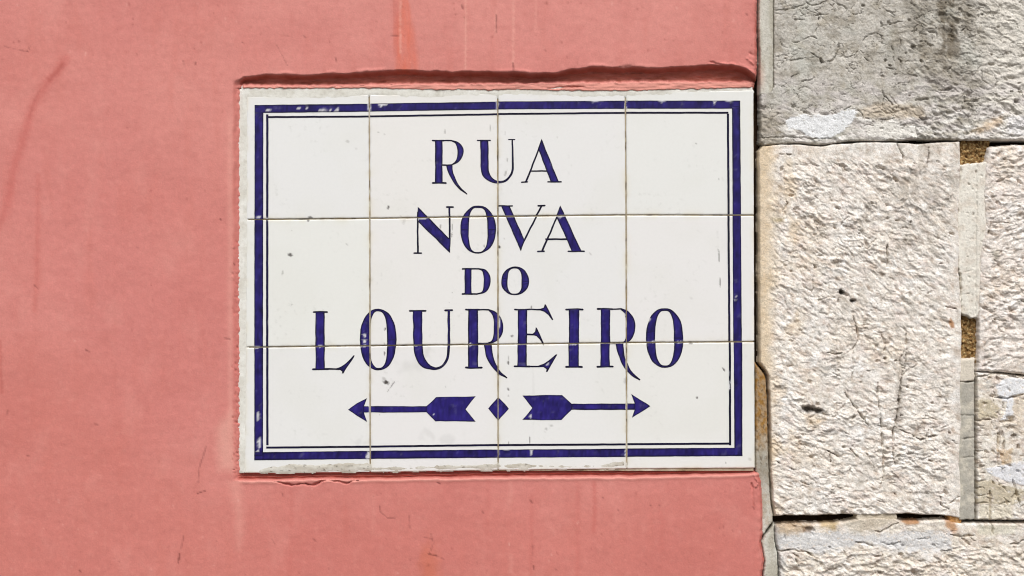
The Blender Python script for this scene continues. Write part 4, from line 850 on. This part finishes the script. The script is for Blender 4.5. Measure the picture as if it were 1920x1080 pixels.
# --- mortar in the upright joint between the middle and the right blocks
def mo_h(u, v, d): return .6 + .5 * fbm(u / 16, v / 24, 821, 3) + .2 * perlin(u / 4, v / 4, 822) + .8 * (u > 1830) * (v < 600)
def mo_col(a, b):
    def f_(u, v, d):
        c = np.zeros(u.shape + (3,)); c[:] = alb(*a)
        c += (alb(*b) - c) * sstep(-.1, .4, fbm(u / 22, v / 22, 823, 3))[..., None]
        c += (alb(150, 140, 122) - c) * (.5 * sstep(.2, .5, fbm(u / 5, v / 5, 824, 3)))[..., None]
        return c
    return f_
def mo_post(F):
    cracks(F, [H([(1440, 200), (1445, 260), (1435, 330)]), H([(1430, 690), (1420, 740)]), H([(1415, 925), (1440, 950), (1445, 1080)]), I([(1440, 30), (1445, 150), (1450, 330)]), H([(1615, 400), (1612, 480), (1630, 560)])], 5, 1.3, 100); cracks(F, [[(1831, 306), (1831, 420)], [(1830, 420), (1829, 590)], H([(1470, 940), (1530, 920)]), I([(1450, 190), (1540, 180)])], 1.4, .8, 110)
    rand_pits(F, 20, 1804, 1846, 320, 590, 71, (1, 2.4), (.8, 2.6))
piece('mortar_joint', [(1797, 309), (1822, 306), (1851, 304), (1850, 340), (1848, 380), (1851, 430), (1846, 470), (1842, 500), (1838, 560), (1835, 597), (1818, 596), (1806, 590), (1798, 588), (1797, 510), (1792, 440), (1795, 370)], mo_h, mo_col((232, 228, 218), (222, 214, 202)), M_cement, stone_wall, 'pale upright mortar joint between the pecked blocks', edge_rough=4.0, edge_scale=10, rnd_w=2.0, drop=12, seed=21, post=mo_post)
piece('mortar_joint', [(1798, 673), (1828.5, 672), (1828, 700), (1828, 714.4), (1810, 716.4), (1797, 714)], mo_h, mo_col((214, 206, 192), (224, 216, 202)), M_cement, stone_wall, 'short pale mortar piece under the ochre hole', edge_rough=2.6, edge_scale=9, rnd_w=2.0, drop=12, seed=22)
def gm_post(F): cracks(F, [J([(1455, 155), (1540, 145)]), J([(1465, 280), (1540, 280)]), I([(1440, 1000), (1535, 1005)])], 2.2, 1.0, 120)
piece('mortar_joint', [(1797, 715), (1810, 717), (1827.5, 715.5), (1827.7, 780), (1828, 860), (1828.3, 974), (1797, 976), (1796, 930), (1795, 880), (1795, 830), (1797, 780)], mo_h, mo_col((176, 172, 162), (206, 200, 186)), M_cement, stone_wall, 'grey upright mortar strip low in the joint', edge_rough=1.8, edge_scale=9, rnd_w=2.0, drop=12, seed=23, post=gm_post)
piece('mortar_joint', [(1606, 954), (1640, 950), (1684, 956), (1682, 974), (1660, 985), (1630, 985), (1604, 978)], lambda u, v, d: .9 + .8 * fbm(u / 14, v / 10, 825, 3) + .3 * perlin(u / 4, v / 4, 826), mo_col((196, 184, 164), (216, 206, 190)), M_cement, stone_wall, 'lump of mortar bridging the dark level joint under the large block', edge_rough=3.0, rnd_w=2.5, drop=10, seed=29)
piece('mortar_joint', [(1776, 962), (1800, 964), (1806, 978), (1794, 990), (1780, 984)], lambda u, v, d: -.5 + 1.6 * fbm(u / 7, v / 7, 827, 3), mo_col((190, 140, 88), (214, 190, 150)), M_ochre, stone_wall, 'small crumbling ochre mortar lump at the foot of the upright joint', edge_rough=3.0, rnd_w=2.5, drop=10, seed=31)
# sandy ochre core showing where the mortar fell out
def oc(u, v, d): return -7.5 + 4.5 * fbm(u / 12, v / 12, 831, 3) + 1.6 * perlin(u / 4.5, v / 4.5, 832)
def oc_col(u, v, d):
    c = np.zeros(u.shape + (3,)); c[:] = alb(152, 120, 78)
    c += (alb(84, 58, 32) - c) * sstep(-.1, .35, fbm(u / 6, v / 6, 833, 3))[..., None]; c += (alb(222, 198, 146) - c) * (.8 * sstep(.15, .4, fbm(u / 4, v / 4, 834, 2)))[..., None]
    return c
piece('mortar_core', [(1794, 258), (1860, 258), (1856, 296), (1852, 316), (1822, 322), (1796, 322)], lambda u, v, d: oc(u, v, d) + .5, oc_col, M_ochre, stone_wall, 'crumbling ochre mortar at the top of the upright joint', edge_rough=1.0, drop=8, seed=24)
piece('mortar_core', [(1794, 580), (1842, 580), (1844, 684), (1794, 684)], lambda u, v, d: oc(u, v, d) - 1.0, oc_col, M_ochre, stone_wall, 'ochre hole where mortar has fallen out of the joint', edge_rough=1.0, drop=8, seed=25)

# --- cement along the edge of the plaster
def ce_h(u, v, d): return 1.0 + .6 * fbm(u / 22, v / 40, 841, 3) + .25 * perlin(u / 4, v / 4, 842)
def ce_col(u, v, d):
    c = np.zeros(u.shape + (3,)); c[:] = alb(206, 204, 194)
    c += (alb(186, 182, 168) - c) * sstep(-.2, .4, fbm(u / 16, v / 50, 843, 3))[..., None]; c += (alb(120, 112, 98) - c) * (.5 * sstep(.25, .5, fbm(u / 4, v / 5, 844, 3)))[..., None]
    c += (alb(214, 170, 152) - c) * (.5 * np.exp(-((v - 145) / 22.0) ** 2) * sstep(1440, 1424, u))[..., None]
    return c
piece('cement_strip', [(1423, -434), (1449.6, -434), (1449.6, 168), (1446, 176), (1425, 178), (1424.5, 140), (1425, 100), (1423, 60)], lambda u, v, d: ce_h(u, v, d) + .6, ce_col, M_cement, stone_wall, 'smooth grey cement strip between the plaster and the upper block', edge_rough=.5, rnd_w=1.0, drop=12, seed=26)
def cb_col(u, v, d):
    c = ce_col(u, v, d); c += (alb(160, 126, 84) - c) * (.3 * sstep(-.2, .3, fbm(u / 7, v / 11, 847, 3)) + .0)[..., None] + (alb(164, 130, 86) - c) * (.8 * sstep(872, 800, v + 18 * fbm(u / 14, v / 14, 845, 3)))[..., None]
    c += (alb(136, 130, 116) - c) * (.6 * np.exp(-((v - 880) / 40.0) ** 2))[..., None]
    c += (alb(84, 66, 46) - c) * (.6 * sstep(.05, .45, fbm(u / 5, v / 7, 848, 3)) * sstep(900, 860, v))[..., None]
    return c
piece('cement_strip', [(1417, 682), (1424, 690), (1433, 700), (1437, 712), (1439, 760), (1441, 850), (1443, 900), (1446, 945), (1450, 966), (1450, 978), (1440, 992), (1430, 1006), (1426, 990), (1426, 930), (1422, 892), (1417, 884), (1417.5, 780)], lambda u, v, d: ce_h(u, v, d) - 2.2, cb_col, M_cement, stone_wall, 'brown and grey cement filling between the sign and the large block', edge_rough=1.4, rnd_w=2.0, drop=12, seed=27)
piece('cement_strip', [(1452, 982), (1452, 1010), (1458, 1040), (1460, 1100), (1458, 1640), (1430, 1640), (1430, 1100), (1434, 1052), (1428, 1016), (1434, 1006), (1443, 995)], lambda u, v, d: ce_h(u, v, d) - .6, ce_col, M_cement, stone_wall, 'grey cement strip beside the plaster at the bottom', edge_rough=1.4, rnd_w=1.6, drop=12, seed=28)
slab('masonry_core', 1404, 2252, -2600, 4050, -300, -32, M_back, alb(86, 66, 48), stone_wall)

# --- the courses above and below the picture
def far_h(k):
    return lambda u, v, d: 2.0 + 3.0 * fbm(u / 40, v / 40, 850 + k, 4)
k = 0
for (v0, v1) in [(-1140, -444), (-1840, -1150), (-2590, -1850), (1650, 2340), (2350, 3040), (3050, 3740), (3750, 4040)]:
    for (u0, u1) in ([(1424, 1830), (1838, 2250)] if k % 4 < 2 else [(1424, 2250)]):
        piece('stone', [(u0, v0), (u1, v0), (u1, v1), (u0, v1)], far_h(k), lambda u, v, d: lime(u, v, 9 + k), M_stone, stone_wall, None, step=9, out=9, edge_rough=3, edge_scale=30, rnd_w=12, drop=14, seed=30 + k)
        k += 1
